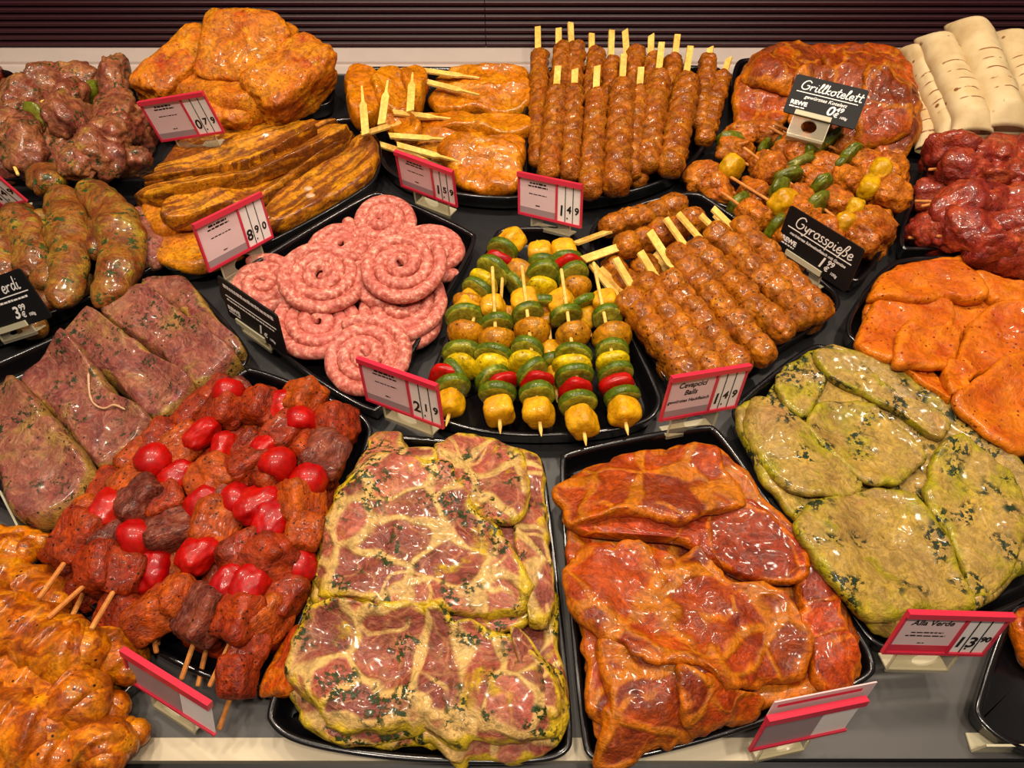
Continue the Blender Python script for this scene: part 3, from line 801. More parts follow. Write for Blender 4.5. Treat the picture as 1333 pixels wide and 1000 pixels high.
# herb neck steaks, front middle left
G = 'herb marinated neck steaks'
pile('neck_steak', 'steak', G, [
    ('hidden lowest herb neck steak, its pale edge showing along the right tray rim', [(-0.1493,0.2905,0.016),(-0.1086,0.3312,0.016),(-0.0165,0.3383,0.016),(0.0234,0.3208,0.016),(0.0301,0.2345,0.016),(0.0363,0.1731,0.016),(0.0315,0.1091,0.016),(-0.0327,0.0955,0.016),(-0.1048,0.1045,0.016),(-0.1539,0.1327,0.016),(-0.1583,0.1946,0.016)], 0.018, 'herb_neck', dict(ragged=0.005)),
    ('low orange tinged herb neck steak along the front tray rim', [(-0.1632,0.1362,0.022),(-0.1418,0.1460,0.022),(-0.0646,0.1411,0.022),(0.0121,0.1560,0.022),(0.0385,0.1362,0.022),(0.0358,0.0990,0.022),(0.0016,0.0890,0.022),(-0.0371,0.0912,0.022),(-0.0765,0.1001,0.022),(-0.1081,0.0990,0.022),(-0.1363,0.1080,0.022)], 0.014, 'herb_neck', dict(ragged=0.006)),
    ('middle herb neck steak buried under the large upper steak', [(-0.1419,0.2794,0.032),(-0.0810,0.3120,0.032),(-0.0038,0.2857,0.032),(0.0211,0.2338,0.032),(0.0229,0.1893,0.032),(-0.0138,0.1735,0.032),(-0.0923,0.1787,0.032),(-0.1460,0.1893,0.032),(-0.1534,0.2397,0.032)], 0.014, 'herb_neck', dict(ragged=0.004)),
    ('narrow herb neck steak curling up along the right tray edge', [(-0.0025,0.3279,0.028),(0.0230,0.3210,0.028),(0.0280,0.2813,0.028),(0.0322,0.2125,0.028),(0.0302,0.1800,0.028),(0.0123,0.1800,0.028),(0.0046,0.2296,0.028),(-0.0024,0.2781,0.028)], 0.014, 'herb_neck', dict(ragged=0.005, nr=14)),
    ('small orange flap of steak hanging over the left tray edge', [(-0.1810,0.1343,0.03),(-0.1775,0.1563,0.03),(-0.1638,0.1820,0.03),(-0.1461,0.1690,0.03),(-0.1456,0.1489,0.03),(-0.1556,0.1319,0.03),(-0.1732,0.1331,0.03)], 0.010, 'red_neck_meat', dict(nr=12, ragged=0.002)),
    ('small herb neck steak at the back left below the price tag', [(-0.1276,0.3372,0.036),(-0.1244,0.3495,0.036),(-0.0988,0.3531,0.036),(-0.0899,0.3372,0.036),(-0.0635,0.3233,0.036),(-0.0739,0.2999,0.036),(-0.1085,0.2966,0.036),(-0.1334,0.3098,0.036)], 0.013, 'herb_neck', dict(ragged=0.003)),
    ('herb neck steak at the back right corner with green folds', [(-0.0626,0.3337,0.036),(-0.0375,0.3460,0.036),(-0.0100,0.3372,0.036),(0.0109,0.3165,0.036),(0.0134,0.2805,0.036),(0.0047,0.2528,0.036),(-0.0205,0.2558,0.036),(-0.0438,0.2774,0.036),(-0.0593,0.2999,0.036)], 0.013, 'herb_neck', dict(ragged=0.004)),
    ('large upper herb neck steak with round muscle eyes in the middle of the tray', [(-0.1466,0.2767,0.05),(-0.1226,0.3120,0.05),(-0.0794,0.3153,0.05),(-0.0406,0.2892,0.05),(-0.0257,0.2584,0.05),(-0.0009,0.2407,0.05),(0.0188,0.2071,0.05),(0.0120,0.1871,0.05),(-0.0136,0.1807,0.05),(-0.0496,0.1871,0.05),(-0.0908,0.1884,0.05),(-0.1383,0.1977,0.05),(-0.1523,0.2180,0.05),(-0.1524,0.2495,0.05)], 0.014, 'herb_neck', dict(ragged=0.006, fold=0.007, amp=0.003)),
    ('largest herb neck steak, lying uppermost at the front of the tray', [(-0.1614,0.1581,0.05),(-0.1510,0.1871,0.05),(-0.1091,0.1916,0.05),(-0.0599,0.1871,0.05),(-0.0021,0.1743,0.05),(0.0264,0.1508,0.05),(0.0364,0.1227,0.05),(0.0250,0.1028,0.05),(-0.0077,0.0963,0.05),(-0.0450,0.0974,0.05),(-0.0780,0.1017,0.05),(-0.1188,0.1093,0.05),(-0.1509,0.1319,0.05)], 0.014, 'herb_neck', dict(ragged=0.007, fold=0.007, amp=0.003)),
    ('pink fatty strip of steak at the right of the uppermost front steak', [(-0.0013,0.1724,0.06),(0.0116,0.1686,0.06),(0.0259,0.1481,0.06),(0.0341,0.1227,0.06),(0.0249,0.1128,0.06),(0.0135,0.1318,0.06),(0.0016,0.1576,0.06)], 0.008, 'herb_neck', dict(nr=10, ragged=0.002)),
], 100)
# orange red neck steaks, front middle right
pile('neck_steak', 'steak', 'orange red neck steaks', [
    ('lowest red neck steak, filling the tray beneath the others', [(0.0482,0.2872,0.016),(0.1238,0.3312,0.016),(0.1772,0.3383,0.016),(0.2103,0.2840,0.016),(0.2447,0.2286,0.016),(0.2558,0.1627,0.016),(0.2391,0.1376,0.016),(0.1590,0.1184,0.016),(0.0990,0.0977,0.016),(0.0623,0.1000,0.016),(0.0531,0.1576,0.016)], 0.018, 'red_neck', dict(ragged=0.004)),
    ('red neck steak edge showing under the main steak at the left', [(0.0437,0.2304,0.026),(0.0905,0.2422,0.026),(0.1553,0.2077,0.026),(0.1587,0.1305,0.026),(0.0978,0.1005,0.026),(0.0548,0.1118,0.026),(0.0504,0.1701,0.026)], 0.015, 'red_neck', dict(ragged=0.004)),
    ('tall dark red steak leaning along the right tray edge', [(0.2221,0.2346,0.03),(0.2430,0.2062,0.03),(0.2497,0.1741,0.03),(0.2484,0.1489,0.03),(0.2391,0.1319,0.03),(0.2156,0.1331,0.03),(0.2108,0.1690,0.03)], 0.016, 'red_neck_meat', dict(ragged=0.006, nr=14)),
    ('red neck steak hanging down at the front left rim', [(0.0647,0.1646,0.036),(0.1020,0.1547,0.036),(0.1390,0.1473,0.036),(0.1510,0.1282,0.036),(0.1380,0.1076,0.036),(0.1179,0.1009,0.036),(0.0854,0.0868,0.036),(0.0593,0.0901,0.036),(0.0627,0.1166,0.036)], 0.014, 'red_neck', dict(ragged=0.006, fold=0.005)),
    ('red steak with a torn lower edge at the front centre', [(0.1151,0.1457,0.042),(0.1480,0.1338,0.042),(0.1766,0.1291,0.042),(0.1668,0.1154,0.042),(0.1413,0.1065,0.042),(0.1193,0.1021,0.042),(0.1098,0.1222,0.042)], 0.012, 'red_neck', dict(ragged=0.005)),
    ('smooth lean red steak behind the main one', [(0.0514,0.2683,0.042),(0.1139,0.2744,0.042),(0.1884,0.2807,0.042),(0.2147,0.2561,0.042),(0.2269,0.2297,0.042),(0.2173,0.2101,0.042),(0.1695,0.2184,0.042),(0.1299,0.2442,0.042),(0.0807,0.2471,0.042),(0.0479,0.2531,0.042)], 0.014, 'red_neck_meat', dict(ragged=0.003)),
    ('red neck steak at the back with a folded fatty edge', [(0.0366,0.2946,0.046),(0.0622,0.3159,0.046),(0.1195,0.3329,0.046),(0.1673,0.3353,0.046),(0.1796,0.3109,0.046),(0.1890,0.2866,0.046),(0.1857,0.2709,0.046),(0.1540,0.2648,0.046),(0.1306,0.2557,0.046),(0.0897,0.2618,0.046),(0.0463,0.2543,0.046),(0.0401,0.2725,0.046)], 0.015, 'red_neck', dict(ragged=0.004, fold=0.005)),
    ('main red neck steak with round muscle eyes on top of the pile', [(0.0402,0.2198,0.056),(0.0541,0.2338,0.056),(0.0812,0.2395,0.056),(0.1265,0.2375,0.056),(0.1595,0.2262,0.056),(0.1661,0.2102,0.056),(0.2002,0.2048,0.056),(0.2136,0.1813,0.056),(0.2089,0.1492,0.056),(0.1867,0.1386,0.056),(0.1463,0.1282,0.056),(0.1384,0.1386,0.056),(0.1030,0.1468,0.056),(0.0725,0.1613,0.056),(0.0462,0.1800,0.056),(0.0420,0.2008,0.056)], 0.013, 'red_neck', dict(ragged=0.006, fold=0.007, amp=0.003)),
], 200)
# green chicken, right
pile('chicken_escalope', 'meat', 'green marinated chicken escalopes', [
    ('lowest green chicken escalope, filling the tray below the others', [(0.2118,0.3600,0.014),(0.2896,0.4463,0.014),(0.3673,0.4103,0.014),(0.4379,0.3136,0.014),(0.4125,0.2309,0.014),(0.3051,0.1791,0.014),(0.2759,0.1791,0.014),(0.2548,0.2120,0.014),(0.2338,0.2847,0.014)], 0.016, 'green_chicken', dict(ragged=0.004)),
    ('green chicken escalope with a bright yellow green edge at the left rim', [(0.1976,0.3647,0.022),(0.2216,0.3877,0.022),(0.2496,0.3395,0.022),(0.2700,0.2603,0.022),(0.2647,0.2153,0.022),(0.2454,0.2091,0.022),(0.2264,0.2603,0.022),(0.2073,0.3094,0.022)], 0.012, 'green_chicken', dict(ragged=0.003)),
    ('herb speckled piece at the front tip of the chicken tray', [(0.2444,0.2333,0.024),(0.2714,0.2207,0.024),(0.3096,0.2084,0.024),(0.3082,0.1847,0.024),(0.2822,0.1743,0.024),(0.2646,0.1835,0.024),(0.2502,0.2024,0.024)], 0.011, 'green_chicken', dict(ragged=0.004)),
    ('brownish chicken escalope along the back right rim', [(0.2794,0.4333,0.036),(0.2869,0.4394,0.036),(0.3084,0.4333,0.036),(0.3261,0.4183,0.036),(0.3487,0.3893,0.036),(0.3811,0.3603,0.036),(0.3679,0.3404,0.036),(0.3460,0.3643,0.036),(0.3239,0.3836,0.036),(0.2916,0.4036,0.036)], 0.009, 'green_chicken', dict(ragged=0.003, edge_r=0.6, fold=0.0045, amp=0.0012)),
    ('green chicken escalope at the back left with dense herbs', [(0.2421,0.4094,0.04),(0.2504,0.4153,0.04),(0.2700,0.4182,0.04),(0.2881,0.4094,0.04),(0.2798,0.3893,0.04),(0.2690,0.3726,0.04),(0.2535,0.3644,0.04),(0.2395,0.3851,0.04)], 0.009, 'green_chicken', dict(ragged=0.003, edge_r=0.6, fold=0.0045, amp=0.0012)),
    ('long chicken escalope at the right edge of the chicken tray', [(0.3421,0.2877,0.036),(0.3616,0.3275,0.036),(0.3897,0.3450,0.036),(0.4220,0.2983,0.036),(0.4123,0.2540,0.036),(0.3760,0.2100,0.036),(0.3510,0.2052,0.036),(0.3490,0.2284,0.036)], 0.009, 'green_chicken', dict(ragged=0.003, edge_r=0.6, fold=0.0045, amp=0.0012)),
    ('glossy chicken escalope at the front beside the price tag', [(0.2199,0.2578,0.042),(0.2526,0.2813,0.042),(0.3023,0.2930,0.042),(0.3310,0.2847,0.042),(0.3437,0.2480,0.042),(0.3487,0.2138,0.042),(0.3484,0.1931,0.042),(0.3063,0.1857,0.042),(0.2656,0.1812,0.042),(0.2412,0.1960,0.042),(0.2250,0.2260,0.042)], 0.012, 'green_chicken', dict(ragged=0.003)),
    ('oval chicken escalope with a dark herb patch at the left', [(0.2030,0.3632,0.046),(0.2121,0.3824,0.046),(0.2257,0.3818,0.046),(0.2508,0.3605,0.046),(0.2786,0.3192,0.046),(0.2921,0.3009,0.046),(0.2791,0.2878,0.046),(0.2496,0.2785,0.046),(0.2249,0.2902,0.046),(0.2089,0.3168,0.046),(0.2017,0.3369,0.046)], 0.009, 'green_chicken', dict(ragged=0.003, edge_r=0.6, fold=0.0045, amp=0.0012)),
    ('broad chicken escalope with a herb line across, uppermost in the middle', [(0.2525,0.3514,0.052),(0.2703,0.3755,0.052),(0.2904,0.3838,0.052),(0.3184,0.3782,0.052),(0.3365,0.3553,0.052),(0.3537,0.3257,0.052),(0.3405,0.3109,0.052),(0.3153,0.2941,0.052),(0.2921,0.2976,0.052),(0.2713,0.3245,0.052)], 0.009, 'green_chicken', dict(ragged=0.003, edge_r=0.6, fold=0.0045, amp=0.0012)),
], 300)
# orange turkey, right
pile('turkey_steak', 'steak', 'orange marinated turkey steaks', [
    ('lowest orange turkey steak filling the tray', [(0.3386,0.4650,0.014),(0.3914,0.5459,0.014),(0.5324,0.5622,0.014),(0.5873,0.5042,0.014),(0.5104,0.3287,0.014),(0.4532,0.3364,0.014),(0.3830,0.4147,0.014)], 0.013, 'orange_turkey', dict(edge_r=0.6, ragged=0.004, fold=0.0045, amp=0.0018)),
    ('crumpled orange turkey scrap by the tray rim', [(0.3546,0.4200,0.024),(0.3755,0.4214,0.024),(0.3916,0.4075,0.024),(0.3892,0.3857,0.024),(0.3844,0.3778,0.024),(0.3711,0.3992,0.024)], 0.014, 'orange_turkey', dict(ragged=0.004, fold=0.006)),
    ('small folded orange turkey scrap in the middle of the tray', [(0.3945,0.4158,0.026),(0.4088,0.4214,0.026),(0.4226,0.4116,0.026),(0.4113,0.3951,0.026),(0.3958,0.3817,0.026),(0.3867,0.3844,0.026)], 0.014, 'orange_turkey', dict(ragged=0.004, fold=0.006)),
    ('orange turkey steak running out of the picture behind', [(0.4675,0.5389,0.026),(0.4937,0.5288,0.026),(0.5215,0.5238,0.026),(0.5397,0.5140,0.026),(0.5319,0.4947,0.026),(0.4969,0.4979,0.026),(0.4714,0.5011,0.026)], 0.013, 'orange_turkey', dict(edge_r=0.6, ragged=0.003, fold=0.0045, amp=0.0018)),
    ('broad orange turkey steak under the square one at the left', [(0.3232,0.4486,0.03),(0.3376,0.4726,0.03),(0.3614,0.5033,0.03),(0.3863,0.4976,0.03),(0.4315,0.5033,0.03),(0.4230,0.4665,0.03),(0.3853,0.4545,0.03),(0.3502,0.4213,0.03),(0.3340,0.4283,0.03)], 0.013, 'orange_turkey', dict(edge_r=0.6, ragged=0.002, fold=0.0045, amp=0.0018)),
    ('plump orange turkey steak at the back of its tray', [(0.3508,0.5082,0.036),(0.3801,0.5440,0.036),(0.4212,0.5567,0.036),(0.4554,0.5543,0.036),(0.4666,0.5329,0.036),(0.4676,0.5012,0.036),(0.4458,0.4971,0.036),(0.4284,0.5025,0.036),(0.4037,0.4923,0.036),(0.3765,0.4971,0.036),(0.3504,0.4980,0.036)], 0.013, 'orange_turkey', dict(edge_r=0.6, ragged=0.002, fold=0.0045, amp=0.0018)),
    ('square orange turkey steak in the middle left of its tray', [(0.3438,0.4127,0.036),(0.3574,0.4468,0.036),(0.3718,0.4646,0.036),(0.3957,0.4592,0.036),(0.4277,0.4631,0.036),(0.4155,0.4352,0.036),(0.3995,0.4127,0.036),(0.3868,0.4093,0.036),(0.3626,0.4104,0.036)], 0.013, 'orange_turkey', dict(edge_r=0.6, ragged=0.0015, fold=0.0045, amp=0.0018)),
    ('orange turkey steak slanting up at the right picture edge', [(0.4103,0.4210,0.036),(0.4303,0.4586,0.036),(0.4597,0.4892,0.036),(0.4909,0.4961,0.036),(0.5168,0.4892,0.036),(0.4952,0.4352,0.036),(0.4647,0.4267,0.036),(0.4326,0.4127,0.036),(0.4161,0.4039,0.036)], 0.013, 'orange_turkey', dict(edge_r=0.6, ragged=0.0015, fold=0.0045, amp=0.0018)),
    ('large orange turkey steak in the front corner of its tray', [(0.3867,0.3737,0.042),(0.4131,0.3974,0.042),(0.4398,0.4165,0.042),(0.4692,0.4306,0.042),(0.5012,0.4249,0.042),(0.4667,0.3410,0.042),(0.4315,0.3253,0.042),(0.4090,0.3373,0.042)], 0.013, 'orange_turkey', dict(edge_r=0.6, ragged=0.002, fold=0.0045, amp=0.0018)),
], 400)
# loins, left
kw = dict(ragged=0.002, fold=0.003, edge_r=0.75, nr=26, amp=0.0015, puff=0.007)
pile('pork_loin', 'meat', 'herb marinated loin pieces', [
    ('flat herb loin piece furthest back right, half under its neighbour', [(-0.3711,0.5218,0.024),(-0.3432,0.5306,0.024),(-0.3236,0.5260,0.024),(-0.2802,0.4711,0.024),(-0.2490,0.4410,0.024),(-0.2527,0.4287,0.024),(-0.2789,0.4425,0.024),(-0.3204,0.4809,0.024)], 0.022, 'loin', kw),
    ('broad herb loin piece, second from the back right', [(-0.3957,0.4797,0.034),(-0.3856,0.5007,0.034),(-0.3652,0.5099,0.034),(-0.3448,0.5007,0.034),(-0.2980,0.4645,0.034),(-0.2516,0.4257,0.034),(-0.2519,0.4153,0.034),(-0.2625,0.4036,0.034),(-0.2815,0.3892,0.034),(-0.3282,0.4287,0.034)], 0.030, 'loin', kw),
    ('slim herb loin piece in the middle of the row', [(-0.4290,0.4342,0.034),(-0.4230,0.4597,0.034),(-0.4102,0.4817,0.034),(-0.3945,0.4758,0.034),(-0.3394,0.4342,0.034),(-0.2886,0.3992,0.034),(-0.2815,0.3892,0.034),(-0.2899,0.3711,0.034),(-0.3112,0.3562,0.034),(-0.3572,0.3964,0.034)], 0.030, 'loin', kw),
    ('herb loin piece with a fat curl, second from the front left', [(-0.4472,0.4015,0.034),(-0.4295,0.4287,0.034),(-0.4123,0.4425,0.034),(-0.3919,0.4281,0.034),(-0.3555,0.3907,0.034),(-0.3127,0.3575,0.034),(-0.3134,0.3390,0.034),(-0.3253,0.3186,0.034),(-0.3391,0.3062,0.034),(-0.3531,0.3161,0.034),(-0.4012,0.3602,0.034)], 0.030, 'loin', kw),
    ('purple pink loin piece nearest the front left, cut by the picture edge', [(-0.4726,0.3794,0.034),(-0.4578,0.4015,0.034),(-0.4445,0.4007,0.034),(-0.3893,0.3522,0.034),(-0.3414,0.3049,0.034),(-0.3443,0.2881,0.034),(-0.3549,0.2682,0.034),(-0.3852,0.2592,0.034),(-0.4196,0.2893,0.034)], 0.032, 'loin', kw),
], 500)
def surface(x, y): return float(Hm[int(round((y - HY0) / HS)), int(round((x - HX0) / HS))])
def garnish(parent_label, name, V, F, mat):
    p = [o for o in COL.objects if o.get('label') == parent_label][0]
    o = place(name, V, F, mat)
    o.parent = p
    o.matrix_parent_inverse = p.matrix_basis.inverted()
    return o
fat = plain('pale_fat', 'c49a74', 0.35, coat=0.2)
curl = [(x, y, surface(x, y) + 0.0012) for x, y, z in [(-0.3737,0.3971,0.045),(-0.3711,0.3831,0.045),(-0.3638,0.3693,0.045),(-0.3529,0.3633,0.045),(-0.3433,0.3652,0.045),(-0.3316,0.3599,0.045)]]
V, F = tube(curl, 0.0010, ns=8, n=30, amp=0.0004, nscale=200)
garnish('herb loin piece with a fat curl, second from the front left', 'fat_curl', V, F, fat)
# belly strips, left back
kw = dict(ragged=0.002, fold=0.0025, edge_r=0.6, nr=22, ns=110, amp=0.0015)
pile('belly_strip', 'meat', 'yellow marinated pork belly strips', [
    ('lowest yellow belly strip at the front left beneath the price tag', [(-0.3797,0.5770,0.02),(-0.3674,0.5983,0.02),(-0.3419,0.6082,0.02),(-0.2996,0.6202,0.02),(-0.2729,0.6284,0.02),(-0.2565,0.6003,0.02),(-0.2875,0.5620,0.02),(-0.3265,0.5436,0.02),(-0.3615,0.5546,0.02)], 0.018, 'belly', kw),
    ('short yellow belly strip at the left end of the tray, second layer', [(-0.4041,0.6363,0.024),(-0.3926,0.6573,0.024),(-0.3495,0.6701,0.024),(-0.3105,0.6788,0.024),(-0.3017,0.6363,0.024),(-0.3405,0.6079,0.024),(-0.3694,0.5903,0.024)], 0.02, 'belly', kw),
    ('yellow belly strip at the right front with two pale fat eyes', [(-0.2676,0.6117,0.028),(-0.2638,0.6527,0.028),(-0.2303,0.6962,0.028),(-0.1921,0.7447,0.028),(-0.1659,0.7567,0.028),(-0.1530,0.7189,0.028),(-0.1635,0.6785,0.028),(-0.1940,0.6443,0.028),(-0.2314,0.6117,0.028),(-0.2543,0.5998,0.028)], 0.024, 'belly_stripe', kw),
    ('long striped belly strip below the two upper ones', [(-0.3607,0.5953,0.036),(-0.3633,0.6271,0.036),(-0.3166,0.6562,0.036),(-0.2541,0.7088,0.036),(-0.1963,0.7654,0.036),(-0.1891,0.7319,0.036),(-0.2358,0.6864,0.036),(-0.2714,0.6436,0.036),(-0.3094,0.6231,0.036),(-0.3371,0.5992,0.036)], 0.022, 'belly_stripe', kw),
    ('long striped belly strip on top at the front', [(-0.4136,0.6500,0.052),(-0.4050,0.6691,0.052),(-0.3569,0.6691,0.052),(-0.2926,0.7021,0.052),(-0.2247,0.7728,0.052),(-0.1946,0.7630,0.052),(-0.1904,0.7296,0.052),(-0.2469,0.6887,0.052),(-0.3028,0.6542,0.052),(-0.3426,0.6335,0.052),(-0.3851,0.6273,0.052),(-0.4065,0.6396,0.052)], 0.022, 'belly_stripe', kw),
    ('slender striped belly strip on top at the back', [(-0.4078,0.6750,0.056),(-0.3999,0.6872,0.056),(-0.3601,0.6881,0.056),(-0.3171,0.7006,0.056),(-0.2821,0.7289,0.056),(-0.2468,0.7845,0.056),(-0.2234,0.7910,0.056),(-0.2093,0.7770,0.056),(-0.2395,0.7383,0.056),(-0.2900,0.6947,0.056),(-0.3492,0.6664,0.056),(-0.3930,0.6621,0.056)], 0.018, 'belly_stripe', kw),
], 600)
for x, y, z in [(-0.2240,0.6600,0.032),(-0.2192,0.6473,0.032)]:
    V, F = cube_sphere(5)
    d = V / np.linalg.norm(V, axis=1)[:, None]
    garnish('yellow belly strip at the right front with two pale fat eyes', 'fat_eye', d * (0.0058, 0.0042, 0.003) + (x, y, surface(x, y) + 0.0005), F, fat)
# pork blocks, back left
kw = dict(ragged=0.003, fold=0.003, edge_r=0.5, nr=26, amp=0.0026, stiff=0.8)
pile('pork_block', 'meat', 'orange marinated pork blocks', [
    ('lowest orange pork block under the others by the ledge', [(-0.4465,0.8123,0.024),(-0.4334,0.8603,0.024),(-0.3859,0.8826,0.024),(-0.3184,0.8770,0.024),(-0.2521,0.8770,0.024),(-0.2456,0.8333,0.024),(-0.2858,0.7867,0.024),(-0.3298,0.7718,0.024),(-0.3993,0.8020,0.024)], 0.050, 'belly_block', kw),
], 700)
for lb, c, size, rz, rx, ry, sd in (
    ('small orange pork block beside the price tag', (-0.3368,0.7928,0.036), (0.050, 0.056, 0.042), 0.3, 0.35, 0.0, 3),
    ('leaning orange pork block at the left end', (-0.4038,0.8502,0.054), (0.115, 0.050, 0.052), 1.1, 0.25, -0.15, 4),
    ('orange pork block at the right end by the skewers', (-0.2669,0.8275,0.053), (0.112, 0.066, 0.058), 0.95, 0.2, -0.1, 5),
    ('big orange pork block with a red patch in the middle', (-0.3210,0.8608,0.068), (0.104, 0.094, 0.052), -0.12, 0.45, 0.05, 6)):
    me = blob('pork_block', size, 5.5, 0.095, 2.6, M['belly_block'], sd, n=34)
    tag(part('pork_block', me, None, c, (rx, ry, rz)), lb, 'meat', 'orange marinated pork blocks')
# chops, back right
kw = dict(ragged=0.003, fold=0.004, nr=18, amp=0.003)
pile('pork_chop', 'meat', 'brown marinated chops', [
    ('lowest brown chop filling its tray', [(0.2794,0.8313,0.018),(0.3043,0.9091,0.018),(0.3566,0.9327,0.018),(0.4925,0.9267,0.018),(0.4981,0.8420,0.018),(0.4784,0.7601,0.018),(0.4626,0.7433,0.018),(0.4173,0.7699,0.018),(0.3457,0.8000,0.018)], 0.034, 'chop', kw),
    ('brown chop under the right end of the black sign', [(0.4039,0.7557,0.036),(0.4226,0.8159,0.036),(0.4473,0.8371,0.036),(0.4811,0.8212,0.036),(0.4732,0.7654,0.036),(0.4593,0.7272,0.036),(0.4334,0.7203,0.036)], 0.018, 'chop', kw),
    ('brown chop at the left with an orange edge', [(0.2709,0.8311,0.04),(0.2814,0.8554,0.04),(0.3136,0.8636,0.04),(0.3383,0.8418,0.04),(0.3306,0.7897,0.04),(0.2845,0.7747,0.04),(0.2676,0.7872,0.04)], 0.018, 'chop', kw),
    ('brown chop at the back left of its pile', [(0.2792,0.8435,0.06),(0.3106,0.8766,0.06),(0.3371,0.8965,0.06),(0.3677,0.9023,0.06),(0.3851,0.8654,0.06),(0.3765,0.8222,0.06),(0.3385,0.8117,0.06),(0.2994,0.8170,0.06)], 0.018, 'chop', kw),
    ('brown chop at the back right with a fat eye', [(0.3817,0.8701,0.064),(0.4063,0.8927,0.064),(0.4348,0.9025,0.064),(0.4601,0.8824,0.064),(0.4631,0.8426,0.064),(0.4585,0.8161,0.064),(0.4279,0.8057,0.064),(0.3876,0.8161,0.064),(0.3771,0.8373,0.064)], 0.018, 'chop', kw),
    ('brown chop in the middle behind the black sign', [(0.3344,0.8244,0.062),(0.3742,0.8350,0.062),(0.4165,0.8297,0.062),(0.4312,0.8036,0.062),(0.4086,0.7539,0.062),(0.3766,0.7443,0.062),(0.3385,0.7587,0.062)], 0.016, 'chop', kw),
    ('brown chop lying flat at the right end on top', [(0.4169,0.8252,0.058),(0.4495,0.8305,0.058),(0.4653,0.8096,0.058),(0.4639,0.7742,0.058),(0.4508,0.7403,0.058),(0.4170,0.7356,0.058),(0.3985,0.7546,0.058)], 0.016, 'chop', kw),
], 800)

# ================================================================ chicken skewers, back
CH_SK = 'orange chicken skewers'
def flat_skewer(label, pts, th, s0, s1, seed):
    c = np.mean([p for p in pts], 0)
    root = thing('chicken_skewer', label, 'skewer', CH_SK, (float(c[0]), float(c[1]), 0.02))
    o = slab('chicken_meat', pts, th, M['chicken'], parent=root, seed=seed, ragged=0.003, fold=0.005, edge_r=0.6, amp=0.0025, stiff=0.45)
    add_stick(root, s0, s1, M['wood'], flat=(0.0085, 0.045, 0.0024))
flat_skewer('chicken skewer at the very back of the right pile', [(-0.0951,0.8857,0.022),(-0.0491,0.9087,0.022),(0.0050,0.8983,0.022),(0.0215,0.8801,0.022),(0.0228,0.8524,0.022),(-0.0082,0.8524,0.022),(-0.0541,0.8551,0.022),(-0.0903,0.8578,0.022)], 0.018, (-0.1119,0.8785,0.034), (-0.0411,0.8679,0.03), 902)
flat_skewer('chicken skewer second from the back in the right pile', [(-0.0995,0.8519,0.026),(-0.0409,0.8574,0.026),(0.0211,0.8492,0.026),(0.0223,0.8199,0.026),(-0.0080,0.8095,0.026),(-0.0527,0.8172,0.026),(-0.0944,0.8199,0.026)], 0.018, (-0.1096,0.8502,0.038), (-0.0399,0.8267,0.034), 903)
flat_skewer('lowest chicken skewer at the front of the right pile', [(-0.1017,0.7608,0.01),(-0.0523,0.7805,0.01),(0.0093,0.7632,0.01),(0.0138,0.7321,0.01),(0.0044,0.6998,0.01),(-0.0375,0.6931,0.01),(-0.0744,0.7135,0.01)], 0.014, (-0.1658,0.7577,0.018), (-0.0683,0.7178,0.014), 901)
flat_skewer('chicken skewer in the middle of the right pile', [(-0.1141,0.7908,0.032),(-0.0896,0.8010,0.032),(-0.0393,0.7984,0.032),(0.0187,0.7908,0.032),(0.0199,0.7611,0.032),(-0.0077,0.7514,0.032),(-0.0506,0.7611,0.032),(-0.1000,0.7660,0.032)], 0.019, (-0.1417,0.7819,0.042), (-0.0635,0.7780,0.034), 904)
flat_skewer('chicken skewer with two broad sticks near the front', [(-0.1237,0.7606,0.036),(-0.0871,0.7606,0.036),(-0.0379,0.7461,0.036),(0.0135,0.7413,0.036),(0.0147,0.7134,0.036),(-0.0133,0.7043,0.036),(-0.0548,0.7134,0.036),(-0.0972,0.7272,0.036)], 0.017, (-0.1422,0.7382,0.042), (-0.0497,0.7366,0.036), 905)
flat_skewer('glossy chicken skewer nearest the front of the right pile', [(-0.0862,0.7307,0.026),(-0.0565,0.7449,0.026),(-0.0076,0.7284,0.026),(0.0149,0.7099,0.026),(0.0087,0.6713,0.026),(-0.0217,0.6614,0.026),(-0.0538,0.6713,0.026),(-0.0727,0.7009,0.026)], 0.020, (-0.1304,0.7141,0.048), (-0.0369,0.6982,0.03), 906)
flat_skewer('chicken skewer at the left corner of the tray', [(-0.2093,0.8587,0.036),(-0.1964,0.8867,0.036),(-0.1706,0.8765,0.036),(-0.1591,0.8264,0.036),(-0.1613,0.7853,0.036),(-0.1834,0.7753,0.036),(-0.1979,0.8056,0.036)], 0.030, (-0.1653,0.7276,0.05), (-0.1756,0.8006,0.064), 907)
flat_skewer('rounded chicken skewer, second from the left', [(-0.1712,0.8401,0.05),(-0.1570,0.8747,0.05),(-0.1334,0.8619,0.05),(-0.1215,0.8111,0.05),(-0.1335,0.7881,0.05),(-0.1560,0.7982,0.05)], 0.028, (-0.1472,0.7356,0.058), (-0.1450,0.8049,0.068), 908)
flat_skewer('narrow chicken skewer, third from the left', [(-0.1361,0.8564,0.05),(-0.1251,0.8803,0.05),(-0.1062,0.8646,0.05),(-0.1059,0.8111,0.05),(-0.1184,0.7906,0.05)], 0.026, (-0.1162,0.7567,0.06), (-0.1176,0.8235,0.066), 909)
flat_skewer('chicken skewer whose crossed sticks stick out at the left', [(-0.1525,0.7797,0.04),(-0.1256,0.7897,0.04),(-0.1053,0.7649,0.04),(-0.1097,0.7408,0.04),(-0.1376,0.7504,0.04)], 0.018, (-0.1749,0.7511,0.034), (-0.1222,0.7780,0.034), 910)

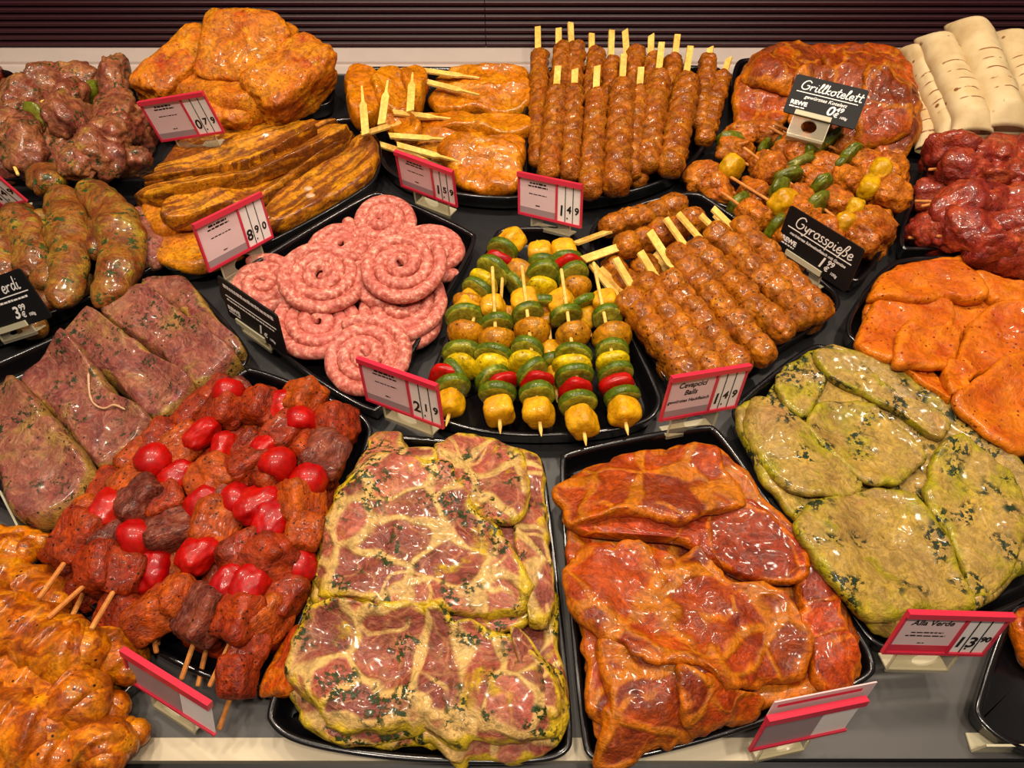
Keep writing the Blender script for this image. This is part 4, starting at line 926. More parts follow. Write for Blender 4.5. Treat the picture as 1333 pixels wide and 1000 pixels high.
# ================================================================ twisted minced skewers, back
TW = 'twisted minced skewers'
def twist_skewer(label, a, b, s0, r, seed, lumpy=False):
    a, b = np.array(a), np.array(b)
    root = thing('twisted_skewer', label, 'skewer', TW, tuple((a + b) / 2))
    k = random.uniform(140, 185)
    p0 = random.uniform(0, 6)
    if lumpy:
        mod = lambda u, ph: 0.86 + 0.2 * np.abs(np.sin(u * math.pi / 0.0135 + p0)) ** 0.7
    else:
        mod = lambda u, ph: 0.88 + 0.19 * np.abs(np.cos(1.5 * ph - u * k + p0)) ** 0.6 + 0.03 * np.sin(3 * ph + u * 310)
    V, F = tube([a, b], r * 1.1, ns=26, n=110, mod=mod, amp=0.0017, nscale=190, seed=seed)
    place('minced_meat', V, F, M['twist'], root)
    add_stick(root, s0, tuple(a * 0.4 + b * 0.6), M['wood'], flat=(0.0078, 0.05, 0.0026), roll=random.uniform(-0.5, 0.5))
back = [
    ((0.0359,0.9261,0.03), (0.0302,0.7016,0.03), (0.0344,0.9802,0.034), 'at the left end beside the chicken'),
    ((0.0660,0.9189,0.045), (0.0511,0.7782,0.03), (0.0604,0.9515,0.048), 'second from the left in the back row'),
    ((0.0832,0.9189,0.045), (0.0694,0.7782,0.03), (0.0762,0.9616,0.05), 'third from the left in the back row'),
    ((0.1081,0.9060,0.045), (0.0900,0.7782,0.03), (0.1026,0.9394,0.048), 'fourth from the left in the back row'),
    ((0.1262,0.8870,0.045), (0.1118,0.7637,0.03), (0.1287,0.9435,0.05), 'fifth from the left in the back row'),
    ((0.1597,0.9103,0.045), (0.1321,0.7637,0.03), (0.1460,0.9435,0.05), 'sixth from the left in the back row'),
    ((0.1801,0.8954,0.045), (0.1563,0.7565,0.03), (0.1795,0.9358,0.048), 'seventh from the left in the back row'),
    ((0.2056,0.8992,0.04), (0.1819,0.7637,0.03), (0.2144,0.9418,0.045), 'eighth from the left in the back row')]
for k, (a, b, s0, w) in enumerate(back): twist_skewer('twisted minced skewer ' + w, a, b, s0, 0.0105, 40 + k)
front = [
    ((0.0544,0.8078,0.055), (0.0397,0.6668,0.04), (0.0555,0.8481,0.06), 0.0115, 'leftmost in the upper row'),
    ((0.0751,0.8135,0.055), (0.0627,0.6637,0.04), (0.0761,0.8417,0.06), 0.0105, 'second from the left in the upper row'),
    ((0.1007,0.8040,0.055), (0.0838,0.6404,0.036), (0.1031,0.8481,0.06), 0.012, 'third from the left in the upper row'),
    ((0.1330,0.8232,0.055), (0.1122,0.6466,0.036), (0.1365,0.8700,0.062), 0.0145, 'fourth from the left, the thickest of the upper row'),
    ((0.1528,0.8191,0.05), (0.1331,0.6763,0.032), (0.1572,0.8535,0.055), 0.0105, 'fifth from the left in the upper row'),
    ((0.1785,0.8408,0.055), (0.1504,0.6844,0.036), (0.1859,0.8958,0.062), 0.0125, 'sixth from the left in the upper row'),
    ((0.2143,0.8405,0.05), (0.1738,0.6804,0.034), (0.2214,0.8907,0.06), 0.0145, 'seventh from the left in the upper row')]
for k, (a, b, s0, r, w) in enumerate(front): twist_skewer('twisted minced skewer ' + w, a, b, s0, r, 60 + k)
twist_skewer('knobbly minced skewer, last but one at the right end', (0.2495,0.8992,0.04), (0.2211,0.7664,0.028), (0.2542,0.9174,0.042), 0.0105, 80, True)
twist_skewer('knobbly minced skewer at the right end beside the tray rim', (0.2650,0.8732,0.034), (0.2229,0.7441,0.026), (0.2754,0.8971,0.04), 0.0105, 81, True)
twist_skewer('twisted minced skewer lying low at the front rim', (0.1413,0.7771,0.02), (0.1434,0.6777,0.02), (0.1285,0.8704,0.045), 0.0105, 82)

# ================================================================ minced ball skewers
BALL = [blob('meatball', (0.0235, 0.0225, 0.021), 2.5, 0.075, 2.6, M['minced'], s) for s in range(6)]
spec = {'b': ('meatball', BALL, 1.0)}
def ball_skewer(label, a, b, s0, n, sc=1.0):
    a, b = Vector(a), Vector(b)
    ch = []
    for k in range(n):
        q = a.lerp(b, k / (n - 1)) + Vector((random.uniform(-1, 1) * 0.001, random.uniform(-1, 1) * 0.001, random.uniform(-1, 1) * 0.001))
        ch.append(('b', q.x, q.y, q.z))
    chunk_skewer('meatball_skewer', label, 'skewer', 'minced meat ball skewers', ch, spec, s0, end=0.0, flat=(0.0085, 0.045, 0.0025), sc=sc, stick_roll=random.uniform(-0.4, 0.4))
rows = [
    ((0.1064,0.5504,0.02), (0.1499,0.4247,0.02), (0.0798,0.5502,0.03), 8, 'at the far left edge of the lower layer'),
    ((0.1377,0.5528,0.02), (0.1780,0.4247,0.02), (0.0885,0.5433,0.03), 8, 'second from the left in the lower layer'),
    ((0.1739,0.5671,0.02), (0.2094,0.4443,0.02), (0.1453,0.5650,0.028), 8, 'third from the left in the lower layer'),
    ((0.2505,0.5866,0.02), (0.2917,0.4856,0.02), (0.2165,0.6216,0.03), 8, 'at the right in the lower layer'),
    ((0.1067,0.6079,0.026), (0.1739,0.6338,0.026), (0.0640,0.5764,0.03), 6, 'lying crosswise at the back rim'),
    ((0.1197,0.5680,0.036), (0.1902,0.6045,0.034), (0.0702,0.5438,0.04), 6, 'lying crosswise in front of the back one'),
    ((0.1130,0.4842,0.044), (0.1558,0.4084,0.036), (0.1012,0.5377,0.05), 7, 'leftmost in the upper layer'),
    ((0.1305,0.5016,0.046), (0.1805,0.4111,0.036), (0.1263,0.5449,0.052), 8, 'second from the left in the upper layer'),
    ((0.1549,0.5037,0.046), (0.2032,0.4198,0.036), (0.1380,0.5710,0.054), 8, 'third from the left in the upper layer'),
    ((0.1655,0.5397,0.048), (0.2284,0.4321,0.036), (0.1558,0.5883,0.056), 9, 'fourth from the left in the upper layer'),
    ((0.1867,0.5489,0.048), (0.2520,0.4579,0.036), (0.1693,0.5957,0.056), 9, 'fifth from the left in the upper layer'),
    ((0.2083,0.5701,0.048), (0.2749,0.4764,0.036), (0.1927,0.5954,0.054), 9, 'sixth from the left in the upper layer'),
    ((0.2371,0.5770,0.046), (0.2934,0.4844,0.034), (0.2065,0.6054,0.054), 9, 'rightmost in the upper layer beside the black sign')]
for a, b, s0, n, w in rows: ball_skewer('minced ball skewer ' + w, a, b, s0, max(5, n - 1), 1.3)

# ================================================================ vegetable skewers
def disc_prof(R0, t):
    return [(-t / 2, 0.0005), (-t / 2, R0 * 0.6), (-t / 2, R0 * 0.88), (-t * 0.36, R0 * 0.98), (0, R0), (t * 0.36, R0 * 0.98), (t / 2, R0 * 0.88), (t / 2, R0 * 0.6), (t / 2, 0.0005)]
ZED = [0, 0, .25, .9, 1, .9, .25, 0, 0]
ZUC = [lathe('courgette_slice', disc_prof(0.0172, 0.0085), M['zucchini'], 26, ZED, 0.0009, s) for s in range(3)]
TOF = [blob('cheese_cube', (0.023, 0.025, 0.025), 4, 0.05, 2.0, M['tofu'], 10 + s) for s in range(3)]
MUS = [lathe('mushroom', [(-0.013, 0.0005), (-0.0125, 0.005), (-0.009, 0.0068), (-0.006, 0.0085), (-0.0055, 0.0165), (-0.003, 0.0185), (0.002, 0.0182), (0.008, 0.0145), (0.0115, 0.008), (0.0125, 0.0005)], M['mushroom'], 24, None, 0.0012, s) for s in range(3)]
SQU = [blob('squash_piece', (0.0155, 0.033, 0.032), 2.6, 0.03, 1.6, M['squash'], 20 + s) for s in range(3)]
RED = [blob('pepper_piece', (0.0135, 0.033, 0.029), 2.8, 0.04, 1.8, M['peppadew'], 30 + s) for s in range(3)]
vspec = {'y': ('cheese_cube', TOF, 1.0), 'z': ('courgette_slice', ZUC, 1.0), 'm': ('mushroom', MUS, 1.0), 'o': ('squash_piece', SQU, 0.97), 'r': ('pepper_piece', RED, 0.95)}
VG = 'vegetable skewers'
veg = [
    ('vegetable skewer at the back left with a red pepper piece on top of the pile', [('y',-0.0002,0.5813,0.030),('z',-0.0099,0.5668,0.030),('r',-0.0139,0.5502,0.030),('z',-0.0188,0.5387,0.030),('o',-0.0286,0.5214,0.030),('z',-0.0333,0.5107,0.030)], (0.0033,0.5961,0.03)),
    ('vegetable skewer at the back centre with a yellow squash piece', [('y',0.0290,0.5620,0.030),('z',0.0310,0.5470,0.030),('z',0.0307,0.5341,0.030),('o',0.0289,0.5138,0.030),('z',0.0308,0.4942,0.030),('m',0.0326,0.4856,0.020)], (0.0261,0.5793,0.032)),
    ('vegetable skewer at the back right with red pepper near its tip', [('y',0.0531,0.5644,0.030),('z',0.0560,0.5516,0.030),('r',0.0580,0.5433,0.030),('z',0.0609,0.5323,0.030),('m',0.0627,0.5138,0.030),('z',0.0683,0.4933,0.030),('y',0.0719,0.4856,0.020)], (0.0460,0.5807,0.032)),
    ('vegetable skewer between the two left back ones, mostly hidden', [('m',0.0073,0.5416,0.022),('z',0.0031,0.5256,0.022),('m',-0.0416,0.5011,0.022),('y',-0.0069,0.4906,0.014)], (-0.0096,0.5295,0.03)),
    ('vegetable skewer lying low under the front row at the centre', [('z',0.0362,0.4959,0.018),('y',0.0379,0.4419,0.018),('z',0.0391,0.4300,0.018),('y',0.0401,0.4108,0.018)], (0.0332,0.5170,0.024)),
    ('vegetable skewer at the left edge of the front row', [('y',-0.0436,0.4968,0.026),('z',-0.0463,0.4806,0.026),('m',-0.0433,0.4598,0.026),('z',-0.0473,0.4366,0.026),('o',-0.0461,0.4210,0.026),('z',-0.0519,0.4126,0.026),('r',-0.0609,0.4081,0.026),('z',-0.0543,0.3984,0.026),('y',-0.0556,0.3802,0.026)], (-0.0301,0.5161,0.03)),
    ('vegetable skewer second from the left in the front row', [('y',-0.0181,0.4882,0.032),('z',-0.0152,0.4664,0.032),('m',-0.0144,0.4470,0.032),('z',-0.0173,0.4297,0.032),('o',-0.0192,0.4151,0.032),('z',-0.0178,0.4038,0.032),('r',-0.0087,0.3972,0.032),('z',-0.0134,0.3873,0.032),('y',-0.0114,0.3691,0.032)], (-0.0192,0.5251,0.05)),
    ('vegetable skewer in the middle of the front row', [('y',0.0127,0.4916,0.036),('z',0.0148,0.4764,0.036),('m',0.0187,0.4550,0.036),('z',0.0143,0.4340,0.036),('o',0.0114,0.4186,0.036),('z',0.0179,0.4066,0.036),('r',0.0226,0.3955,0.036),('z',0.0226,0.3835,0.036),('y',0.0232,0.3641,0.036)], (0.0096,0.5245,0.052)),
    ('vegetable skewer second from the right in the front row', [('y',0.0474,0.4916,0.036),('z',0.0515,0.4747,0.036),('m',0.0575,0.4510,0.036),('z',0.0563,0.4259,0.036),('o',0.0546,0.4137,0.036),('z',0.0556,0.4032,0.036),('r',0.0564,0.3878,0.036),('z',0.0581,0.3736,0.036),('y',0.0606,0.3548,0.036)], (0.0479,0.5201,0.052)),
    ('vegetable skewer at the right end of the front row', [('y',0.0901,0.4933,0.034),('z',0.0914,0.4747,0.034),('m',0.0940,0.4502,0.034),('z',0.0928,0.4336,0.034),('o',0.0924,0.4197,0.034),('z',0.0938,0.4069,0.034),('r',0.0944,0.3947,0.034),('z',0.0979,0.3827,0.034),('y',0.0983,0.3664,0.034)], (0.0803,0.5309,0.05)),
]
for lb, ch, st in veg:
    chunk_skewer('vegetable_skewer', lb, 'skewer', VG, ch, vspec, st, end=0.024, r=0.0017, jit=0.45)

# ================================================================ beef and pepper skewers
BEEF = [blob('beef_chunk', (0.035, 0.032, 0.029), 4.8, 0.11, 2.0, M[m], 50 + s) for s, m in enumerate(('red_cube', 'red_cube', 'red_cube_orange', 'red_cube', 'red_cube_dark', 'red_cube', 'red_cube_orange'))]
PEP = [lathe('cherry_pepper', [(-0.004, 0.0005), (-0.006, 0.003), (-0.0105, 0.0055), (-0.0115, 0.009), (-0.008, 0.0135), (0.0, 0.0148), (0.007, 0.0128), (0.0115, 0.0075), (0.013, 0.0005)], M['peppadew'], 24, None, 0.0012, s) for s in range(2)]
PEP += [blob('cherry_pepper', (0.035, 0.028, 0.025), 2.4, 0.12, 1.5, M['peppadew'], 71 + k) for k in range(2)]
bspec = {'m': ('beef_chunk', BEEF, 1.0), 'p': ('cherry_pepper', PEP, 0.98)}
BG = 'red beef and pepper skewers'
beef = [
    # lower layer
    ('beef skewer low at the left rim, its short stick hidden', [('m',-0.3540,0.2405,0.022),('m',-0.3456,0.2670,0.022),('m',-0.3319,0.2949,0.022),('m',-0.3165,0.3205,0.022),('m',-0.3027,0.3433,0.022),('m',-0.2859,0.3712,0.022),('m',-0.2734,0.3919,0.022)], (-0.3563,0.2346,0.04), 1.05),
    ('beef skewer low in the left half of the pile', [('m',-0.3292,0.2153,0.022),('m',-0.3189,0.2405,0.022),('m',-0.3058,0.2704,0.022),('m',-0.2920,0.3021,0.022),('m',-0.2756,0.3280,0.022),('m',-0.2617,0.3551,0.022),('m',-0.2481,0.3877,0.022)], (-0.3135,0.1724,0.058), 1.05),
    ('beef skewer low in the middle with its stick over the left rim', [('m',-0.2924,0.1912,0.022),('p',-0.2747,0.2207,0.028),('m',-0.2794,0.2536,0.022),('m',-0.2675,0.2808,0.022),('m',-0.2581,0.3094,0.022),('m',-0.2449,0.3395,0.022),('m',-0.2318,0.3753,0.022)], (-0.2763,0.1631,0.03), 1.05),
    ('beef skewer low right of the middle', [('m',-0.2656,0.2001,0.022),('m',-0.2599,0.2246,0.022),('m',-0.2485,0.2536,0.022),('m',-0.2397,0.2843,0.022),('m',-0.2270,0.3167,0.022),('m',-0.2155,0.3433,0.022),('p',-0.2007,0.3661,0.030)], (-0.2653,0.1637,0.016), 1.05),
    ('beef skewer low at the front, third stick from the right', [('m',-0.2263,0.1824,0.022),('m',-0.2188,0.2153,0.022),('m',-0.2132,0.2470,0.022),('m',-0.2027,0.2739,0.022),('m',-0.1924,0.3057,0.022),('m',-0.1841,0.3356,0.022),('m',-0.1835,0.3753,0.022)], (-0.2270,0.1392,0.02), 1.05),
    ('beef skewer low at the right rim', [('m',-0.1835,0.1853,0.022),('m',-0.1759,0.2091,0.022),('p',-0.1641,0.2238,0.032),('m',-0.1696,0.2636,0.022),('m',-0.1670,0.2878,0.022),('m',-0.1615,0.3167,0.022),('p',-0.1536,0.3371,0.026),('m',-0.1539,0.3591,0.022)], (-0.2016,0.1860,0.02), 1.05),
    # upper layer
    ('beef skewer with its stick furthest left in the upper layer', [('m',-0.3334,0.2444,0.043),('p',-0.3174,0.2656,0.043),('m',-0.3058,0.2894,0.043),('p',-0.2915,0.3081,0.043),('m',-0.2762,0.3271,0.043),('p',-0.2601,0.3339,0.043),('m',-0.2499,0.3617,0.043),('p',-0.2464,0.3769,0.043)], (-0.3385,0.1890,0.062), 1.0),
    ('beef skewer second from the left with a ring shaped pepper', [('m',-0.3094,0.2195,0.043),('m',-0.3086,0.2412,0.043),('m',-0.2932,0.2720,0.047),('m',-0.2769,0.2739,0.043),('p',-0.2700,0.2929,0.043),('m',-0.2419,0.2930,0.046),('p',-0.2375,0.3190,0.043),('m',-0.2211,0.3253,0.043),('m',-0.2174,0.3656,0.043)], (-0.3257,0.1746,0.064), 1.0),
    ('beef skewer third from the left with a large pepper near its stick', [('m',-0.2920,0.2160,0.044),('p',-0.2873,0.2408,0.044),('m',-0.2637,0.2471,0.044),('p',-0.2434,0.2694,0.044),('m',-0.2329,0.2701,0.044),('m',-0.2156,0.3030,0.047),('p',-0.2022,0.3199,0.044),('m',-0.1922,0.3359,0.044),('m',-0.1817,0.3730,0.044)], (-0.2939,0.1676,0.062), 1.0),
    ('beef skewer in the middle with an oval pepper lying on top', [('m',-0.2637,0.1811,0.044),('m',-0.2463,0.1953,0.044),('p',-0.2369,0.2270,0.044),('m',-0.2311,0.2552,0.044),('p',-0.2177,0.2735,0.044),('p',-0.2005,0.2684,0.044),('m',-0.1909,0.2960,0.047),('p',-0.1873,0.2999,0.054),('m',-0.1704,0.3210,0.044),('p',-0.1774,0.3454,0.044)], (-0.2585,0.1603,0.03), 1.0),
    ('beef skewer with two peppers near the front, second stick from the right', [('m',-0.2252,0.1839,0.044),('p',-0.2087,0.2056,0.044),('m',-0.2067,0.2314,0.044),('m',-0.1843,0.2266,0.048),('p',-0.1860,0.2552,0.044),('m',-0.1830,0.2820,0.044),('p',-0.1627,0.2906,0.044),('m',-0.1559,0.3083,0.044),('m',-0.1529,0.3454,0.044)], (-0.2360,0.1415,0.03), 1.0),
    ('beef skewer at the front right with a pepper close to its first chunk', [('m',-0.1959,0.1804,0.046),('p',-0.1924,0.2028,0.046),('m',-0.1785,0.2244,0.046),('m',-0.1616,0.2463,0.046),('m',-0.1682,0.2691,0.046),('m',-0.1547,0.3144,0.046)], (-0.2141,0.1363,0.032), 1.05),
    ('beef skewer hanging over the front rim with the longest stick', [('m',-0.1939,0.1426,0.036),('m',-0.1908,0.1614,0.036),('m',-0.1824,0.1837,0.036),('m',-0.1712,0.2011,0.036)], (-0.2054,0.1103,0.02), 0.95),
]
for lb, ch, st, sc in beef:
    chunk_skewer('beef_skewer', lb, 'skewer', BG, ch, bspec, st, end=0.012, mat=M['wood_red'], r=0.0019, sc=sc, jit=1.0, through=False, zoff={'p': 0.006})

# ================================================================ gyros skewers
GYR = [blob('gyros_meat', (0.036, 0.036, 0.029), 2.9, 0.2, 1.8, M['gyros'], 80 + s) for s in range(6)]
GPE = [blob('pepper_piece', (0.012, 0.031, 0.024), 3.2, 0.1, 1.4, M['green_pepper'], 90 + s) for s in range(3)]
ONI = [blob('onion_piece', (0.02, 0.027, 0.024), 2.9, 0.1, 1.6, M['onion'], 95 + s) for s in range(2)]
gspec = {'m': ('gyros_meat', GYR, 1.0), 'g': ('pepper_piece', GPE, 1.0), 'o': ('onion_piece', ONI, 1.1)}
GG = 'gyros skewers'
gyr = [
    ('gyros skewer low at the back left corner', [('m',0.2728,0.7673,0.020),('m',0.3008,0.7673,0.020),('g',0.3156,0.7479,0.020),('m',0.3330,0.7431,0.020),('m',0.3573,0.7289,0.020),('m',0.3820,0.7059,0.020)], (0.2958,0.7969,0.024)),
    ('gyros skewer low along the left rim', [('g',0.2564,0.7527,0.020),('m',0.2617,0.7384,0.020),('g',0.2938,0.7384,0.020),('m',0.2922,0.7059,0.020),('m',0.3097,0.6748,0.020),('g',0.3292,0.6836,0.020),('m',0.3467,0.6576,0.020)], (0.2523,0.7239,0.024)),
    ('gyros skewer low at the left corner with orange onion', [('m',0.2155,0.6924,0.020),('o',0.2453,0.6893,0.030),('m',0.2293,0.6661,0.020),('g',0.2483,0.6407,0.020),('m',0.2610,0.6162,0.020),('m',0.2872,0.6202,0.020)], (0.2076,0.7056,0.024)),
    ('gyros skewer low at the right rim', [('m',0.3831,0.7105,0.020),('m',0.3977,0.6748,0.020),('m',0.4001,0.6407,0.020),('m',0.3940,0.6082,0.020),('m',0.3804,0.5886,0.020)], (0.3750,0.7164,0.03)),
    ('gyros skewer at the back with its stick by the black sign', [('m',0.3467,0.7335,0.042),('g',0.3594,0.7241,0.042),('m',0.3752,0.7103,0.042),('g',0.3746,0.6959,0.042),('m',0.3916,0.6835,0.042),('o',0.3985,0.6683,0.042),('m',0.4172,0.6770,0.042)], (0.2997,0.7488,0.05)),
    ('gyros skewer second from the back', [('m',0.3158,0.7101,0.044),('g',0.3349,0.7010,0.044),('m',0.3414,0.6811,0.044),('g',0.3559,0.6758,0.044),('m',0.3628,0.6574,0.044),('o',0.3790,0.6406,0.044),('m',0.4022,0.6365,0.044)], (0.2928,0.7441,0.05)),
    ('gyros skewer third from the back with green pepper in the middle', [('g',0.3149,0.6811,0.044),('m',0.3269,0.6616,0.044),('g',0.3284,0.6406,0.044),('m',0.3434,0.6243,0.044),('o',0.3554,0.6063,0.044),('m',0.3717,0.5907,0.044)], (0.2834,0.7024,0.05)),
    ('gyros skewer fourth from the back with a curved pepper strip', [('m',0.2859,0.6767,0.044),('g',0.2971,0.6587,0.044),('m',0.3093,0.6263,0.044),('g',0.3168,0.6102,0.044),('o',0.3405,0.5868,0.044),('m',0.3560,0.5717,0.044)], (0.2581,0.7069,0.05)),
    ('gyros skewer fifth from the back with a pepper ring', [('m',0.2654,0.6546,0.030),('g',0.2862,0.6369,0.040),('o',0.2872,0.6206,0.040),('m',0.3008,0.6067,0.040),('m',0.3219,0.5796,0.040)], (0.2380,0.6646,0.044)),
    ('gyros skewer nearest the front with the longest stick', [('m',0.2551,0.6089,0.038),('g',0.2705,0.5893,0.038),('m',0.2852,0.5816,0.038),('m',0.2992,0.5641,0.033)], (0.2242,0.6398,0.044)),
]
for lb, ch, st in gyr:
    chunk_skewer('gyros_skewer', lb, 'skewer', GG, ch, gspec, st, end=0.016, mat=M['wood_red'], r=0.0016, jit=1.0, sc=1.0, zoff={'g': 0.005, 'o': 0.006})

# ================================================================ dark red sauced skewers, right edge
SAU = [blob('sauced_meat', (0.054, 0.048, 0.034), 2.6, 0.24, 1.7, M['saucy_red'], 110 + s) for s in range(5)]
sspec = {'m': ('sauced_meat', SAU, 1.0)}
sau = [
    ('dark red sauced skewer lowest at the back', [('m',0.4936,0.7147,0.024),('m',0.5221,0.7193,0.024),('m',0.5582,0.7193,0.024),('m',0.5895,0.7147,0.024)], (0.4798,0.7260,0.026)),
    ('dark red sauced skewer lowest in the middle', [('m',0.4737,0.6615,0.024),('m',0.5040,0.6573,0.024),('m',0.5371,0.6530,0.024),('m',0.5700,0.6488,0.024)], (0.4550,0.6733,0.022)),
    ('dark red sauced skewer lowest at the front', [('m',0.4457,0.6000,0.024),('m',0.4736,0.5922,0.024),('m',0.5039,0.5845,0.024),('m',0.5339,0.5769,0.024)], (0.4199,0.5943,0.022)),
    ('dark red sauced skewer uppermost at the back by the wraps', [('m',0.4907,0.7007,0.046),('m',0.5182,0.6963,0.046),('m',0.5485,0.6918,0.046),('m',0.5803,0.6918,0.046)], (0.4573,0.6767,0.044)),
    ('dark red sauced skewer uppermost in the second row', [('m',0.4870,0.6608,0.050),('m',0.5149,0.6524,0.050),('m',0.5458,0.6524,0.050),('m',0.5766,0.6524,0.050)], (0.4314,0.6182,0.044)),
    ('dark red sauced skewer uppermost in the third row', [('m',0.4663,0.6076,0.050),('m',0.4962,0.6076,0.050),('m',0.5248,0.6115,0.050),('m',0.5548,0.6115,0.050)], (0.4331,0.6353,0.036)),
    ('dark red sauced skewer uppermost at the front by the turkey', [('m',0.4485,0.5914,0.036),('m',0.4687,0.5771,0.046),('m',0.4994,0.5809,0.046),('m',0.5274,0.5771,0.046)], (0.4364,0.5777,0.04)),
    ('dark red sauced skewer at the front right picture edge', [('m',0.4860,0.5571,0.040),('m',0.5137,0.5535,0.040),('m',0.5427,0.5535,0.040)], (0.4640,0.5648,0.036)),
]
for lb, ch, st in sau:
    chunk_skewer('sauced_skewer', lb, 'skewer', 'dark red sauced skewers', ch, sspec, st, end=0.01, mat=M['wood_red'], r=0.0016, jit=0.8)

# ================================================================ herb chunks and fillets, left
HCH = [blob('marinated_meat', (0.056, 0.050, 0.036), 2.6, 0.24, 1.6, M['herb_chunk'], 130 + s) for s in range(6)]
HPE = [blob('pepper_piece', (0.022, 0.03, 0.012), 2.8, 0.08, 1.4, M['green_pepper'], 140 + s) for s in range(2)]
hspec = {'m': ('marinated_meat', HCH, 1.0), 'g': ('pepper_piece', HPE, 1.0)}
hc = [
    ('herb chunk skewer low at the back', [('m',-0.6148,0.8396,0.022),('m',-0.5864,0.8517,0.022),('m',-0.5538,0.8640,0.022),('m',-0.5151,0.8457,0.022),('m',-0.4756,0.8102,0.022)], (-0.6251,0.8399,0.03)),
    ('herb chunk skewer low in the middle', [('m',-0.6053,0.7762,0.022),('m',-0.5685,0.7707,0.022),('m',-0.5300,0.7598,0.022),('m',-0.4938,0.7543,0.022),('m',-0.4575,0.7598,0.022)], (-0.6206,0.7764,0.026)),
    ('herb chunk skewer low at the front', [('m',-0.5778,0.7123,0.022),('m',-0.5425,0.7072,0.022),('m',-0.5058,0.7072,0.022),('m',-0.4740,0.7123,0.022),('m',-0.4438,0.7123,0.022)], (-0.5971,0.7074,0.026)),
    ('herb chunk skewer at the back left with a pale first piece', [('m',-0.5946,0.7794,0.044),('m',-0.5788,0.8019,0.044),('m',-0.5639,0.8341,0.044),('m',-0.5377,0.8461,0.044),('g',-0.5123,0.8222,0.044)], (-0.6130,0.7738,0.044)),
    ('herb chunk skewer at the back right with a dark cube and an upright stick', [('m',-0.4579,0.7601,0.046),('m',-0.4661,0.7821,0.046),('m',-0.4806,0.8311,0.046)], (-0.4896,0.8798,0.052)),
    ('herb chunk skewer with one big purple piece in the middle', [('m',-0.5101,0.7309,0.040),('m',-0.5035,0.7517,0.058),('m',-0.5146,0.7847,0.054),('g',-0.5033,0.8077,0.046)], (-0.5186,0.8656,0.046)),
    ('herb chunk skewer at the left with green pepper and a short stick below', [('m',-0.5415,0.7076,0.050),('m',-0.5589,0.7281,0.050),('g',-0.5514,0.7627,0.050),('m',-0.5806,0.7334,0.050)], (-0.5334,0.6610,0.05)),
    ('herb chunk skewer at the right with two yellow stick ends', [('m',-0.4670,0.6852,0.048),('m',-0.4499,0.7360,0.048),('m',-0.4494,0.7574,0.040),('m',-0.4588,0.7001,0.048)], (-0.4338,0.6951,0.05)),
]
for lb, ch, st in hc:
    chunk_skewer('herb_skewer', lb, 'skewer', 'herb marinated chunk skewers', ch, hspec, st, end=0.004, r=0.0017, jit=1.0)

def fillet(label, pts, r, seed, flat=0.75, mat='herb_fillet'):
    V, F = tube(pts, lambda t: r * (0.82 + 0.3 * np.sin(math.pi * np.clip(t, 0, 1)) ** 0.7), ns=28, n=70, flat=flat, amp=0.0045, nscale=36, seed=seed, cap=1.2)
    V[:, 2] = np.maximum(V[:, 2], FLOOR)
    tag(place('herb_fillet', V, F, M[mat]), label, 'meat', 'herb marinated fillets')
fillet('lowest herb fillet lying across the tray under the others', [(-0.5369,0.5703,0.016),(-0.4940,0.5788,0.016),(-0.4519,0.5918,0.016),(-0.4084,0.6138,0.016)], 0.024, 1)
fillet('lowest herb fillet lying across the front of the tray', [(-0.5140,0.5076,0.014),(-0.4802,0.5115,0.014),(-0.4515,0.5312,0.014),(-0.4284,0.5433,0.014)], 0.018, 2)
fillet('dark red fillet at the right end by the belly strips', [(-0.4087,0.6347,0.022),(-0.3924,0.5987,0.022),(-0.3665,0.5480,0.022)], 0.016, 3, 0.8, 'loin')
fillet('small herb fillet hidden under the black sign', [(-0.4806,0.4706,0.018),(-0.4691,0.4779,0.018),(-0.4616,0.4890,0.018)], 0.014, 4)
fillet('thick herb fillet under the long curved one', [(-0.4656,0.6215,0.034),(-0.4420,0.5863,0.034),(-0.4195,0.5528,0.034)], 0.015, 5)
fillet('reddish herb fillet at the left, second from the picture edge', [(-0.5325,0.6283,0.036),(-0.5056,0.5885,0.036),(-0.4788,0.5268,0.036)], 0.018, 6)
fillet('reddish herb fillet cut by the left picture edge', [(-0.5525,0.6125,0.034),(-0.5283,0.5735,0.034),(-0.5038,0.5208,0.034)], 0.017, 7)
fillet('long herb fillet with heavy green in the middle', [(-0.4948,0.6516,0.04),(-0.4685,0.6060,0.04),(-0.4429,0.5469,0.04),(-0.4326,0.4814,0.04)], 0.0175, 8)
fillet('long curved herb fillet at the right with glossy herbs', [(-0.4645,0.6587,0.042),(-0.4266,0.6172,0.042),(-0.3949,0.5613,0.042),(-0.3868,0.5134,0.042),(-0.3963,0.4797,0.042)], 0.019, 9)
fillet('herb fillet squeezed between the two longest ones', [(-0.5097,0.6259,0.03),(-0.4805,0.5733,0.03),(-0.4623,0.5167,0.03)], 0.015, 11)
fillet('pale plump fillet end between the chunks and the long fillets', [(-0.5243,0.6516,0.044),(-0.5087,0.6610,0.044),(-0.4865,0.6516,0.044)], 0.02, 10)

